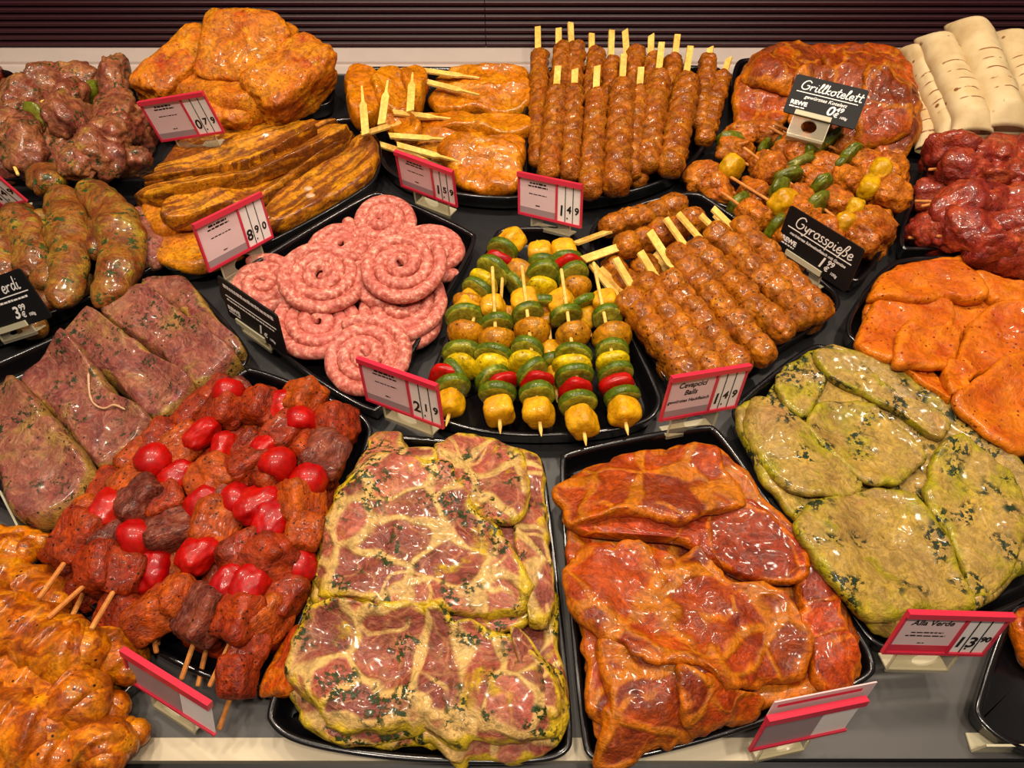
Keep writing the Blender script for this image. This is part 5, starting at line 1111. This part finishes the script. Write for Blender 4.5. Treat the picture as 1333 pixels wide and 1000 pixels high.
# ================================================================ bacon wrapped rolls, lower left
def roll(label, pts, r, seed):
    k = 1 / 0.021
    p0 = random.random()
    def mod(u, ph):
        fr = (u * k + ph / (2 * math.pi) + p0) % 1.0
        return 0.88 + 0.2 * fr ** 1.5 * (1 - np.clip((fr - 0.9) / 0.1, 0, 1))
    a = np.array(pts[0])
    root = thing('bacon_roll', label, 'roll', 'bacon wrapped rolls', tuple(a))
    V, F = tube(pts, r, ns=30, n=90, mod=mod, amp=0.0016, nscale=60, seed=seed, cap=0.8)
    V[:, 2] = np.maximum(V[:, 2], FLOOR)
    place('bacon_wrap', V, F, M['bacon'], root)
    e = np.array(pts[-1]); d = e - np.array(pts[-2]); d /= np.linalg.norm(d)
    V, F = tube([e - d * 0.022, e + d * 0.006], r * 0.72, ns=18, n=14, amp=0.002, nscale=80, seed=seed + 5)
    V[:, 2] = np.maximum(V[:, 2], FLOOR)
    place('filling', V, F, M['bacon'], root)
roll('bacon roll at the bottom of the pile, mostly hidden', [(-0.4108,0.1641,0.016),(-0.3662,0.1490,0.016),(-0.3136,0.1345,0.016),(-0.2929,0.1472,0.016)], 0.020, 1)
roll('bacon roll under the lowest ones at the front left', [(-0.3829,0.0935,0.014),(-0.3503,0.1035,0.014),(-0.3240,0.1069,0.014)], 0.018, 2)
roll('short bacon roll at the upper left by the loin', [(-0.4327,0.2316,0.026),(-0.4048,0.2392,0.026),(-0.3797,0.2381,0.026)], 0.017, 3)
roll('thin bacon roll end peeping above the short one', [(-0.4333,0.2531,0.022),(-0.3997,0.2531,0.022),(-0.3754,0.2497,0.022)], 0.010, 4)
roll('bacon roll second from the top under the skewer sticks', [(-0.4294,0.2265,0.028),(-0.3941,0.2139,0.028),(-0.3650,0.2056,0.028),(-0.3383,0.1915,0.028)], 0.021, 5)
roll('largest bacon roll across the middle ending in a knot', [(-0.4058,0.1920,0.044),(-0.3725,0.1804,0.044),(-0.3416,0.1682,0.044),(-0.3151,0.1562,0.044),(-0.2919,0.1589,0.044)], 0.025, 6)
roll('bacon roll right of the middle near the red tag', [(-0.3136,0.1726,0.026),(-0.2909,0.1613,0.026),(-0.2714,0.1465,0.026)], 0.019, 7)
roll('folded bacon roll in the centre with a yellow fold', [(-0.3909,0.1501,0.04),(-0.3604,0.1429,0.04),(-0.3303,0.1359,0.04),(-0.3082,0.1465,0.04)], 0.0175, 8)
roll('short thick bacon roll standing out in the centre', [(-0.3152,0.1319,0.042),(-0.2985,0.1250,0.042),(-0.2833,0.1166,0.042)], 0.026, 9)
roll('small brown bacon roll at the right of the centre', [(-0.2982,0.1152,0.024),(-0.2864,0.1186,0.024),(-0.2785,0.1291,0.024)], 0.017, 10)
roll('wide bacon roll at the lower left', [(-0.3753,0.1149,0.042),(-0.3473,0.1116,0.042),(-0.3243,0.1067,0.042),(-0.2979,0.1067,0.042)], 0.027, 11)
roll('bacon roll along the bottom picture edge', [(-0.3585,0.0868,0.036),(-0.3284,0.0900,0.036),(-0.3074,0.0900,0.036),(-0.2912,0.0884,0.036)], 0.021, 12)
roll('bacon roll near the bottom edge beside the small one', [(-0.3076,0.0974,0.03),(-0.2914,0.1023,0.03),(-0.2769,0.0958,0.03),(-0.2695,0.0830,0.03)], 0.021, 13)
roll('small bacon roll lying apart on the grey deck', [(-0.2764,0.0982,0.016),(-0.2697,0.1065,0.016),(-0.2608,0.1108,0.016)], 0.0135, 14)

# ================================================================ sausage spirals
def spiral(label, c, Rm, z, tilt, a0, seed, hand=1, d=0.0138):
    Rm = Rm * 1.17
    turns = (Rm - 0.004) / (d * 0.93)
    t = np.linspace(0, 1, int(60 * turns) + 20)
    rr = 0.0012 + (Rm - d / 2 - 0.0012) * t
    an = a0 + hand * 2 * math.pi * (turns - 0.12) * t ** 0.96
    x, y = rr * np.cos(an), rr * np.sin(an)
    zz = 0.0012 * np.sin(an * 1.3 + seed) + 0.0035 * (1 - t) ** 2
    T = Matrix.Rotation(tilt[0], 3, 'X') @ Matrix.Rotation(tilt[1], 3, 'Y')
    P3 = np.column_stack([x, y, zz]) @ np.array(T).T
    V, F = tube(P3, d / 2, ns=18, n=len(t) + 60, flat=0.95, amp=0.0007, nscale=70, seed=seed, cap=0.9)
    me = mesh('sausage_spiral', V, F, M['sausage'])
    return tag(part('sausage_spiral', me, None, (c[0], c[1], z)), label, 'sausage', 'raw sausage spirals')
sp = [
    ('sausage spiral hidden lowest at the left front', (-0.1974,0.4668,0.016), 0.032, (0, 0), 2.2),
    ('sausage spiral showing its rim lowest at the right front', (-0.1015,0.4787,0.018), 0.030, (0, 0), 5.4),
    ('sausage spiral at the far left beside the black sign', (-0.2534,0.5307,0.017), 0.037, (0.05, 0.05), 2.6),
    ('sausage spiral at the back with its end pointing left', (-0.1390,0.6173,0.024), 0.037, (0.1, 0), 2.7),
    ('sausage spiral at the back right rim', (-0.0812,0.5712,0.026), 0.037, (0.05, 0.12), 5.9),
    ('sausage spiral peeping out behind the left upper one', (-0.1793,0.5791,0.022), 0.036, (0.1, 0), 1.2),
    ('sausage spiral at the front left, half under the upper one', (-0.1854,0.4737,0.026), 0.042, (0.05, 0.08), 3.9),
    ('sausage spiral at the right, under the topmost one', (-0.1099,0.4959,0.026), 0.043, (0.06, -0.05), 5.0),
    ('sausage spiral nearest the front by the red price tag', (-0.1368,0.4301,0.03), 0.041, (0.12, 0.0), 0.3),
    ('sausage spiral directly beneath the topmost right one', (-0.1236,0.5188,0.034), 0.035, (0.1, 0.05), 4.3),
    ('darker grained sausage spiral on top at the left', (-0.1882,0.5221,0.042), 0.041, (0.14, 0.06), 4.2),
    ('topmost sausage spiral in the middle right', (-0.1091,0.5271,0.05), 0.040, (0.16, -0.04), 5.6),
]
for k, (lb, c, Rm, tl, a0) in enumerate(sp): spiral(lb, c, Rm, c[2], tl, a0, k, 1 if k % 3 else -1)

# ================================================================ tortilla wraps
def wrap(label, a, b, r, seed):
    a, b = np.array(a), np.array(b)
    L = float(np.linalg.norm(b - a))
    fold = 0.018
    def rad(t): return r * np.ones_like(t)
    n, ns = 70, 36
    xs = np.linspace(-L / 2, L / 2, n)
    ph = np.linspace(0, 2 * math.pi, ns, endpoint=False)
    V = []
    for x in xs:
        e = max(0.0, (abs(x) - (L / 2 - fold)) / fold)
        h = 1 - 0.62 * e ** 1.6
        w = 1 + 0.12 * e
        for p in ph:
            q = r * (1 + 0.035 * math.sin(p * 2 + seed) + 0.05 * (((p + seed) % (2 * math.pi)) / (2 * math.pi)))
            z = q * math.sin(p) * h
            if e > 0: z -= r * 0.35 * e * (1 if x > 0 else 0.5)
            V.append((x, q * math.cos(p) * w, z))
    V = np.array(V)
    V += (0.0012 * fbm(V + seed, 45, int(seed * 10), 3))[:, None] * np.array([0.3, 1, 1])
    # inward fold at both ends
    inner = []
    for sgn, i0 in ((-1, 0), (1, (n - 1) * ns)):
        ring = V[i0:i0 + ns]
        cc = ring.mean(0)
        inner.append(cc + (ring - cc) * np.array([1, 0.72, 0.45]) - np.array([sgn * 0.006, 0, 0]))
    base = len(V)
    V = np.vstack([V, inner[0], inner[1], inner[0].mean(0), inner[1].mean(0)])
    F = []
    for i in range(n - 1):
        for k in range(ns):
            k2 = (k + 1) % ns
            F.append((i * ns + k, i * ns + k2, (i + 1) * ns + k2, (i + 1) * ns + k))
    for k in range(ns):
        k2 = (k + 1) % ns
        F.append((base + k, base + k2, k2, k))
        F.append(((n - 1) * ns + k, (n - 1) * ns + k2, base + ns + k2, base + ns + k))
        F.append((base + k2, base + k, base + 2 * ns))
        F.append((base + ns + k, base + ns + k2, base + 2 * ns + 1))
    me = mesh('tortilla_wrap', V, [q[::-1] for q in F], M['wrap'])
    c = (a + b) / 2
    return tag(part('tortilla_wrap', me, None, tuple(c), rot_from(b - a, 0.0)), label, 'wrap', 'rolled tortilla wraps')
wr = [
    ('tortilla wrap lowest at the left beside the chops', (0.4960,0.8740,0.026), (0.4919,0.7427,0.024), 0.0165),
    ('tortilla wrap lowest in the middle, its end showing under the others', (0.5483,0.8574,0.026), (0.5476,0.7403,0.024), 0.017),
    ('tortilla wrap lowest at the right, its end showing by the red skewers', (0.5941,0.8574,0.026), (0.5863,0.7380,0.024), 0.017),
    ('slim tortilla wrap second from the left', (0.5101,0.9096,0.045), (0.5066,0.7314,0.04), 0.0165),
    ('tortilla wrap behind the tallest one, only its back end showing', (0.6065,0.9219,0.05), (0.5959,0.7841,0.044), 0.016),
    ('tortilla wrap at the right picture edge', (0.6204,0.9135,0.062), (0.6006,0.7430,0.056), 0.0185),
    ('tortilla wrap with short brown grill marks, third from the left', (0.5255,0.9014,0.064), (0.5198,0.7262,0.058), 0.0195),
    ('fattest tortilla wrap on top with long grill marks', (0.5653,0.9135,0.074), (0.5548,0.7278,0.062), 0.0225),
]
for k, (lb, a, b, r) in enumerate(wr): wrap(lb, a, b, r, k * 1.3)

# scraps at the picture borders
slab('steak_scrap', [(0.3751,0.1848,0.02),(0.3993,0.1978,0.02),(0.4292,0.1918,0.02),(0.4102,0.1467,0.02),(0.3792,0.1532,0.02),(0.3738,0.1659,0.02)], 0.018, M['red_neck_meat'], 'dark red steak edge in the tray at the lower right corner', 'meat', seed=991)
slab('meat_scrap', [(-0.7003,0.8998,0.02),(-0.6682,0.9066,0.02),(-0.6521,0.8931,0.02),(-0.6510,0.8797,0.02),(-0.6908,0.8764,0.02)], 0.022, M['saucy_red'], 'red piece of meat in the tray corner at the far left', 'meat', seed=992)

# ================================================================ price tags
FONT_JOBS = []
def text(name, s, size, x, y, mat, parent, z, shear=0.0, align='LEFT', bold=0.0, sx=1.0):
    cu = bpy.data.curves.new(name, 'FONT')
    cu.body = s
    cu.size = size
    cu.shear = shear
    cu.align_x = align
    cu.extrude = 0.00008
    cu.offset = bold
    cu.resolution_u = 3
    o = bpy.data.objects.new(name, cu)
    link(o)
    FONT_JOBS.append((o, name, x, y, z, mat, parent, sx))

SCRIPT = {
    'G': (.92, [[(.78, .82), (.55, 1.0), (.25, .9), (.08, .55), (.15, .15), (.45, 0), (.72, .12), (.78, .45), (.5, .46)]]),
    'V': (.7, [[(0, 1), (.12, .5), (.25, 0), (.42, .5), (.62, 1)]]),
    'r': (.46, [[(.05, .5), (.1, 0)], [(.08, .25), (.22, .46), (.42, .46)]]),
    'i': (.32, [[(.1, .5), (.1, .1), (.2, 0), (.32, .08)], [(.13, .72), (.15, .76)]]),
    'l': (.34, [[(.02, .25), (.22, .7), (.24, .98), (.14, .95), (.1, .6), (.1, .12), (.2, 0), (.34, .1)]]),
    'k': (.5, [[(.1, 1), (.1, 0)], [(.42, .5), (.13, .25), (.3, .08), (.48, .02)]]),
    'o': (.54, [[(.3, .5), (.1, .42), (.05, .2), (.22, 0), (.42, .12), (.44, .36), (.28, .5), (.5, .46)]]),
    't': (.4, [[(.2, .9), (.16, .15), (.26, 0), (.4, .08)], [(.0, .56), (.4, .6)]]),
    'e': (.48, [[(.06, .25), (.34, .28), (.36, .45), (.2, .5), (.06, .28), (.16, .02), (.34, .02), (.48, .14)]]),
    'y': (.5, [[(.06, .5), (.1, .2), (.25, .12), (.4, .45)], [(.42, .5), (.32, -.1), (.15, -.38), (.0, -.28)]]),
    's': (.42, [[(.36, .46), (.2, .5), (.1, .38), (.3, .2), (.28, .04), (.12, 0), (.0, .08)]]),
    'p': (.5, [[(.1, .5), (.04, -.42)], [(.1, .36), (.3, .5), (.42, .3), (.3, .04), (.1, .1)]]),
    'd': (.56, [[(.4, .42), (.2, .5), (.06, .25), (.18, .02), (.4, .22)], [(.46, 1), (.42, .12), (.56, .04)]]),
    'ß': (.56, [[(-.06, -.38), (.08, .3), (.2, .9), (.38, .92), (.34, .6), (.24, .5), (.44, .32), (.36, .04), (.18, .02)]]),
}
def script_word(s, size, x, y, hw, slant=0.22):
    V, F = [], []
    cx = 0.0
    for ch in s:
        w, strokes = SCRIPT[ch]
        for st in strokes:
            p, _ = resample([(a, b, 0) for a, b in st], 4 * len(st) if len(st) > 2 else 4)
            p = np.column_stack([(p[:, 0] + cx + slant * p[:, 1]) * size + x, p[:, 1] * size + y])
            d = np.gradient(p, axis=0)
            d /= np.linalg.norm(d, axis=1)[:, None] + 1e-9
            nn = np.column_stack([-d[:, 1], d[:, 0]]) * hw
            b = len(V)
            for q, m in zip(p, nn):
                V += [(q[0] + m[0], q[1] + m[1], 0), (q[0] - m[0], q[1] - m[1], 0)]
            for k in range(len(p) - 1): F.append((b + 2 * k, b + 2 * k + 1, b + 2 * k + 3, b + 2 * k + 2))
        cx += w
    return np.array(V, float), F

def tag_root(name, label, cat, o, X, U, group):
    X, U = Vector(X), Vector(U)
    N = X.cross(U)
    root = thing(name, label, cat, group, tuple(o))
    root.rotation_euler = Matrix((X, U, N)).transposed().to_euler()
    return root

def local(name, b, mat, root):
    v, f = boxes(b)
    return part(name, mesh(name, v, f, mat, smooth=False), root)

def print_lines(rows, root, z, seed, mat='ink', name='print_lines'):
    """illegibly small print: rows of word-sized dashes (x centre, y, width, height)"""
    rnd = random.Random(seed)
    b = []
    for cx, y, w, h in rows:
        x = cx - w / 2
        while x < cx + w / 2:
            q = min(rnd.uniform(0.002, 0.0055), cx + w / 2 - x)
            b.append((x, x + q, y, y + h * rnd.uniform(0.75, 1.0), z, z + 0.00012))
            x += q + 0.0009
    local(name, b, M[mat], root)

def holder(root, w, drop, x0=None, zoff=-0.0016):
    """clear acrylic clip: a plate with an oval hole under the tag and a flat foot behind it"""
    hw = w / 2
    x0 = x0 if x0 is not None else 0.0
    V, F = [], []
    n = 32
    yc, ra, rb = -drop * 0.42, hw * 0.42, drop * 0.34
    th = 0.0016
    for z in (0, -th):
        for k in range(n):
            a = 2 * math.pi * k / n
            V.append((x0 + ra * math.cos(a), yc + rb * math.sin(a), z + zoff))
        for k in range(n):
            a = 2 * math.pi * k / n
            c, s = math.cos(a), math.sin(a)
            m = max(abs(c), abs(s))
            V.append((x0 + hw * c / m, -drop / 2 + (drop / 2 + 0.003) * s / m, z + zoff))
    for k in range(n):
        k2 = (k + 1) % n
        F.append((k, n + k, n + k2, k2))
        F.append((2 * n + k2, 3 * n + k2, 3 * n + k, 2 * n + k))
        F.append((n + k, 3 * n + k, 3 * n + k2, n + k2))
        F.append((k2, 2 * n + k2, 2 * n + k, k))
    h = part('acrylic_holder', mesh('acrylic_holder', V, F, M['acrylic'], smooth=False), root)
    e = [(x0 - hw - 0.0004, x0 - hw + 0.0006, -drop, 0.0, zoff - th, zoff), (x0 + hw - 0.0006, x0 + hw + 0.0004, -drop, 0.0, zoff - th, zoff),
         (x0 - hw, x0 + hw, -drop - 0.0006, -drop + 0.0006, zoff - th - 0.012, zoff)]
    v, f = boxes(e)
    part('acrylic_edge', mesh('acrylic_edge', v, f, M['acrylic_edge'], smooth=False), h)

def drop_of(o, U, zt=0.016):
    return min(0.022, max(0.008, (o[2] - zt) / max(0.3, U[2])))

TG = 'red framed price tags'
def price_tag(label, fit, w, h, digits, seed, title=None, sub=None, red_band=False, back_print=False):
    o, X, U = fit
    root = tag_root('price_tag', label, 'price tag', o, X, U, TG)
    split = w * 0.615
    bars = [(0, w, h - 0.0048, h, -0.0012, 0.0034), (0, w, 0, 0.0026, -0.0012, 0.0016), (0, 0.002, 0.0026, h - 0.0048, -0.0012, 0.0016), (w - 0.0016, w, 0.0026, h - 0.0048, -0.0012, 0.0016),
            (split - 0.001, split + 0.001, 0.0026, h - 0.0048, -0.0004, 0.0016)]
    local('frame', bars, M['red'], root)
    local('card', [(0.002, split - 0.001, 0.0026, h - 0.0048, -0.001, 0.0)], M['card'], root)
    local('price_panel', [(split + 0.001, w - 0.0016, 0.0026, h - 0.0048, -0.001, 0.0)], M['white'], root)
    local('card_band', [(0.002, split - 0.001, 0.0028, 0.0095, 0.0001, 0.0003)], M['red' if red_band else 'band'], root)
    pw = (w - 0.0016 - split - 0.001) / 3
    local('column_line', [(split + 0.001 + pw * k - 0.0004, split + 0.001 + pw * k + 0.0004, 0.0026, h - 0.0048, 0.0001, 0.0004) for k in (1, 2)], M['ink'], root)
    cx = split / 2 + 0.0005
    if title:
        for k, t in enumerate(title):
            text('lettering', t, 0.0072, cx, h - 0.0148 - 0.0078 * k, M['ink'], root, 0.0002, 0.2, 'CENTER', 0.00012)
        y = h - 0.0135 - 0.0078 * len(title)
        if sub: text('lettering', sub, 0.0046, cx, y - 0.001, M['ink'], root, 0.0002, 0.15, 'CENTER', 0.00005)
        if not sub: print_lines([(cx, y - 0.002, split * 0.5, 0.0014), (cx, y - 0.0055, split * 0.62, 0.0014), (cx, 0.0115, 0.005, 0.001)], root, 0.0001, seed)
    else:
        print_lines([(cx, h - 0.0105, split * 0.42, 0.0021), (cx, h - 0.0135, split * 0.5, 0.0017), (cx, h - 0.0215, split * 0.46, 0.001), (cx, 0.0125, 0.0055, 0.0012)], root, 0.0001, seed)
    for k, (dg, sz, dy) in enumerate(digits):
        xx = split + 0.001 + pw * (k + 0.5)
        text('digit', dg, sz, xx, 0.0088 + dy, M['ink'], root, 0.0002, 0.05, 'CENTER', 0.00035)
    local('decimal_point', [(split + 0.001 + pw * 1.22, split + 0.001 + pw * 1.22 + 0.0013, 0.0062, 0.0078, 0.0001, 0.0004)], M['ink'], root)
    holder(root, w * 0.62, drop_of(o, U), w * 0.5)
    return root

def D(a, b, c): return ((a, 0.0155, 0.0), (b, 0.0105, 0.004), (c, 0.0105, 0.004))
price_tag('red framed price tag reading 0.79 on the orange pork blocks', ((-0.4066,0.7426,0.0304),(0.9616,-0.1273,0.2430),(-0.2224,0.1567,0.9623)), 0.085, 0.05, D('0', '7', '9'), 1)
price_tag('red framed price tag reading 8.90 on the belly strips', ((-0.2949,0.5173,0.0504),(0.5294,0.8138,-0.2398),(-0.0949,0.3377,0.9364)), 0.085, 0.05, D('8', '9', '0'), 2)
price_tag('red framed price tag reading 1.59 below the chicken skewers', ((-0.1208,0.6605,0.0353),(0.8435,-0.5324,0.0707),(-0.0430,0.0642,0.9970)), 0.075, 0.046, D('1', '5', '9'), 3)
price_tag('red framed price tag reading 1.49 below the twisted skewers', ((0.0073,0.6259,0.0269),(0.8086,-0.5384,0.2373),(-0.0106,0.3900,0.9208)), 0.079, 0.046, D('1', '4', '9'), 4)
price_tag('red framed price tag reading 2.19 in front of the sausage spirals', ((-0.1292,0.3818,0.0306),(0.8475,-0.4876,0.2096),(-0.0570,0.3091,0.9493)), 0.085, 0.047, D('2', '1', '9'), 5)
price_tag('red framed price tag reading Cevapcici Balls and 1.49', ((0.1242,0.3474,0.0491),(0.9228,0.3197,-0.2149),(0.1066,0.3242,0.9400)), 0.079, 0.047, D('1', '4', '9'), 6, ('Cevapcici', 'Balls'), 'gewürztes Hackfleisch')
price_tag('red framed price tag reading Alla Verde and 13.90 by the green chicken', ((0.2579,0.1543,0.0523),(0.9910,0.0159,-0.1329),(0.1201,0.3328,0.9353)), 0.077, 0.046, (('1', 0.0155, 0.0), ('3', 0.0155, 0.0), ('90', 0.0075, 0.006)), 7, ('Alla Verde',), None, True)
price_tag('red framed price tag cut by the left picture edge, a 9 showing', ((-0.5822,0.6198,0.0305),(0.9623,-0.0294,0.2703),(-0.2718,-0.0808,0.9590)), 0.079, 0.046, D('1', '4', '9'), 8)

def leaning_tag(label, fit, w, h, seed, insert):
    """a red framed tag seen from above, its blank clear sleeve reflecting the light"""
    o, X, U = fit
    root = tag_root('price_tag', label, 'price tag', o, X, U, TG)
    local('frame', [(0, w, h - 0.006, h, -0.0016, 0.003), (0, w, 0, 0.002, -0.001, 0.0016), (0, 0.0015, 0.002, h - 0.007, -0.001, 0.0016)], M['red'], root)
    local('card', [(0.002, w * 0.62, 0.002, h - 0.007, -0.001, 0.0)], M['band'], root)
    local('price_panel', [(w * 0.63, w - 0.001, 0.002, h - 0.007, -0.001, 0.0)], M['white'], root)
    if insert:
        ins = local('insert', [(0.004, w + 0.006, h - 0.007, h + 0.010, -0.0045, -0.0035)], M['card'], root)
        local('insert_print', [(0.008, w - 0.004, h + 0.0035, h + 0.0065, -0.0034, -0.0032)], M['red'], root)
    holder(root, w * 0.5, drop_of(o, U, 0.006), w * 0.45)
leaning_tag('red framed tag seen from above in front of the orange red steaks', ((0.1585,0.0942,0.0373),(0.9585,0.2053,-0.1976),(0.1241,0.3233,0.9381)), 0.077, 0.04, 9, True)
leaning_tag('red framed tag seen from above at the lower left by the beef sticks', ((-0.2752,0.1426,0.0232),(0.8819,-0.4623,0.0924),(0.1068,0.3867,0.9160)), 0.082, 0.036, 10, False)

BGR = 'black signs with white chalk lettering'
def chalk_sign(label, fit, w, h, title, seed, big, cents, sub=None, tscale=0.0115, tx=0.008):
    o, X, U = fit
    root = tag_root('chalk_sign', label, 'price sign', o, X, U, BGR)
    r = 0.003
    ol = []
    for cx, cy, a0 in ((w - r, h - r, 0), (r, h - r, 90), (r, r, 180), (w - r, r, 270)):
        for k in range(5):
            a = R(a0 + 22.5 * k)
            ol.append((cx + r * math.cos(a), cy + r * math.sin(a)))
    n = len(ol)
    V = [(x, y, -0.0016) for x, y in ol] + [(x, y, 0) for x, y in ol]
    F = [tuple(range(n))[::-1], tuple(range(n, 2 * n))] + [(k, (k + 1) % n, n + (k + 1) % n, n + k) for k in range(n)]
    part('board', mesh('board', V, F, M['board'], smooth=False), root)
    if title:
        V, F = script_word(title, tscale, tx, h - 0.0165, 0.00062)
        part('lettering', mesh('lettering', V + np.array([0, 0, 0.0003]), F, M['chalk'], smooth=False), root)
    else:
        print_lines([(w * 0.5, h - 0.010, w * 0.84, 0.0042)], root, 0.0001, seed, 'chalk', 'lettering')
    local('rule_line', [(0.006, w - 0.006, h - 0.0205, h - 0.0195, 0.0001, 0.0003)], M['chalk'], root)
    if sub: text('lettering', sub, 0.0058 if len(sub) < 24 else 0.0042, w * 0.5, h - 0.0265, M['chalk'], root, 0.0002, 0.25, 'CENTER', 0.00008)
    else: print_lines([(w * 0.48, h - 0.0255, w * 0.8, 0.002)], root, 0.0001, seed + 1, 'chalk')
    if big:
        text('digit', big, 0.016, w * 0.60, 0.0085, M['chalk'], root, 0.0002, 0.25, 'CENTER', 0.0003)
        text('digit', cents, 0.008, w * 0.67, 0.0145, M['chalk'], root, 0.0002, 0.2, 'LEFT', 0.00016)
        text('digit', '€', 0.0075, w * 0.655, 0.0078, M['chalk'], root, 0.0002, 0.2, 'LEFT', 0.0002)
        text('lettering', '100g', 0.0042, w * 0.745, 0.0075, M['chalk'], root, 0.0002, 0.2, 'LEFT', 0.00005)
    text('lettering', 'REWE', 0.0068, 0.004, 0.012, M['chalk'], root, 0.0002, 0.0, 'LEFT', 0.0003)
    print_lines([(0.0125, 0.0085, 0.017, 0.0016)], root, 0.0001, seed + 2, 'chalk')
    local('holder_rail', [(w * 0.16, w * 0.66, 0.0, 0.0055, 0.0004, 0.002)], M['acrylic_edge'], root)
    holder(root, w * 0.5, drop_of(o, U), w * 0.41)
    return root
chalk_sign('black chalk sign reading Grillkotelett on the brown chops', ((0.2968,0.7282,0.0815),(0.9042,-0.4270,0.0148),(0.3818,0.8231,0.4204)), 0.078, 0.048, 'Grillkotelett', 21, '0', '49', 'gewürztes Kotelett', 0.0112)
chalk_sign('black chalk sign reading Gyrosspieße at the right of the minced balls', ((0.2708,0.5695,0.0337),(0.5519,-0.8237,0.1304),(0.0777,0.2064,0.9754)), 0.09, 0.048, 'Gyrosspieße', 22, '1', '99', 'mariniertes Schweinefleisch mit Gemüse', 0.0125, 0.012)
chalk_sign('black chalk sign ending in erdi with 3.99, cut by the left edge', ((-0.5041,0.4578,0.0221),(0.9214,-0.0253,0.3877),(-0.3361,0.4484,0.8282)), 0.088, 0.05, 'Verdi', 23, '3', '99', None, 0.0125, 0.045)
chalk_sign('black chalk sign seen edge on, left of the sausage spirals', ((-0.2739,0.4808,0.0286),(0.7771,-0.6263,0.0622),(0.0334,0.1396,0.9896)), 0.085, 0.05, None, 24, '1', '', None)

# clear clip without a card at the left edge
root = thing('acrylic_clip', 'clear acrylic clip at the left edge below the loin pieces', 'clip', None, (-0.4101,0.2761,0.026))
v, f = boxes([(-0.02, 0.02, -0.0008, 0.0008, -0.02, 0.004), (-0.02, 0.02, 0.0, 0.02, -0.02, -0.0185)])
root.rotation_euler = (0, 0, R(-50))
part('plate', mesh('plate', v, f, M['acrylic_edge'], smooth=False), root)
root = thing('acrylic_clip', 'clear acrylic clip on the tray at the lower right corner', 'clip', None, (0.3467,0.0995,0.02))
v, f = boxes([(-0.02, 0.02, -0.0008, 0.0008, -0.018, 0.004), (-0.02, 0.02, 0.0, 0.012, -0.0185, -0.017)])
part('plate', mesh('plate', v, f, M['acrylic_edge'], smooth=False), root)

# lettering to meshes
dg = bpy.context.evaluated_depsgraph_get()
for o, name, x, y, z, mat, parent, sx in FONT_JOBS:
    me = bpy.data.meshes.new_from_object(o.evaluated_get(dg), depsgraph=dg)
    me.materials.clear()
    me.materials.append(mat)
    part(name, me, parent, (x, y, z))
for o, *_ in FONT_JOBS:
    cu = o.data
    bpy.data.objects.remove(o)
    bpy.data.curves.remove(cu)
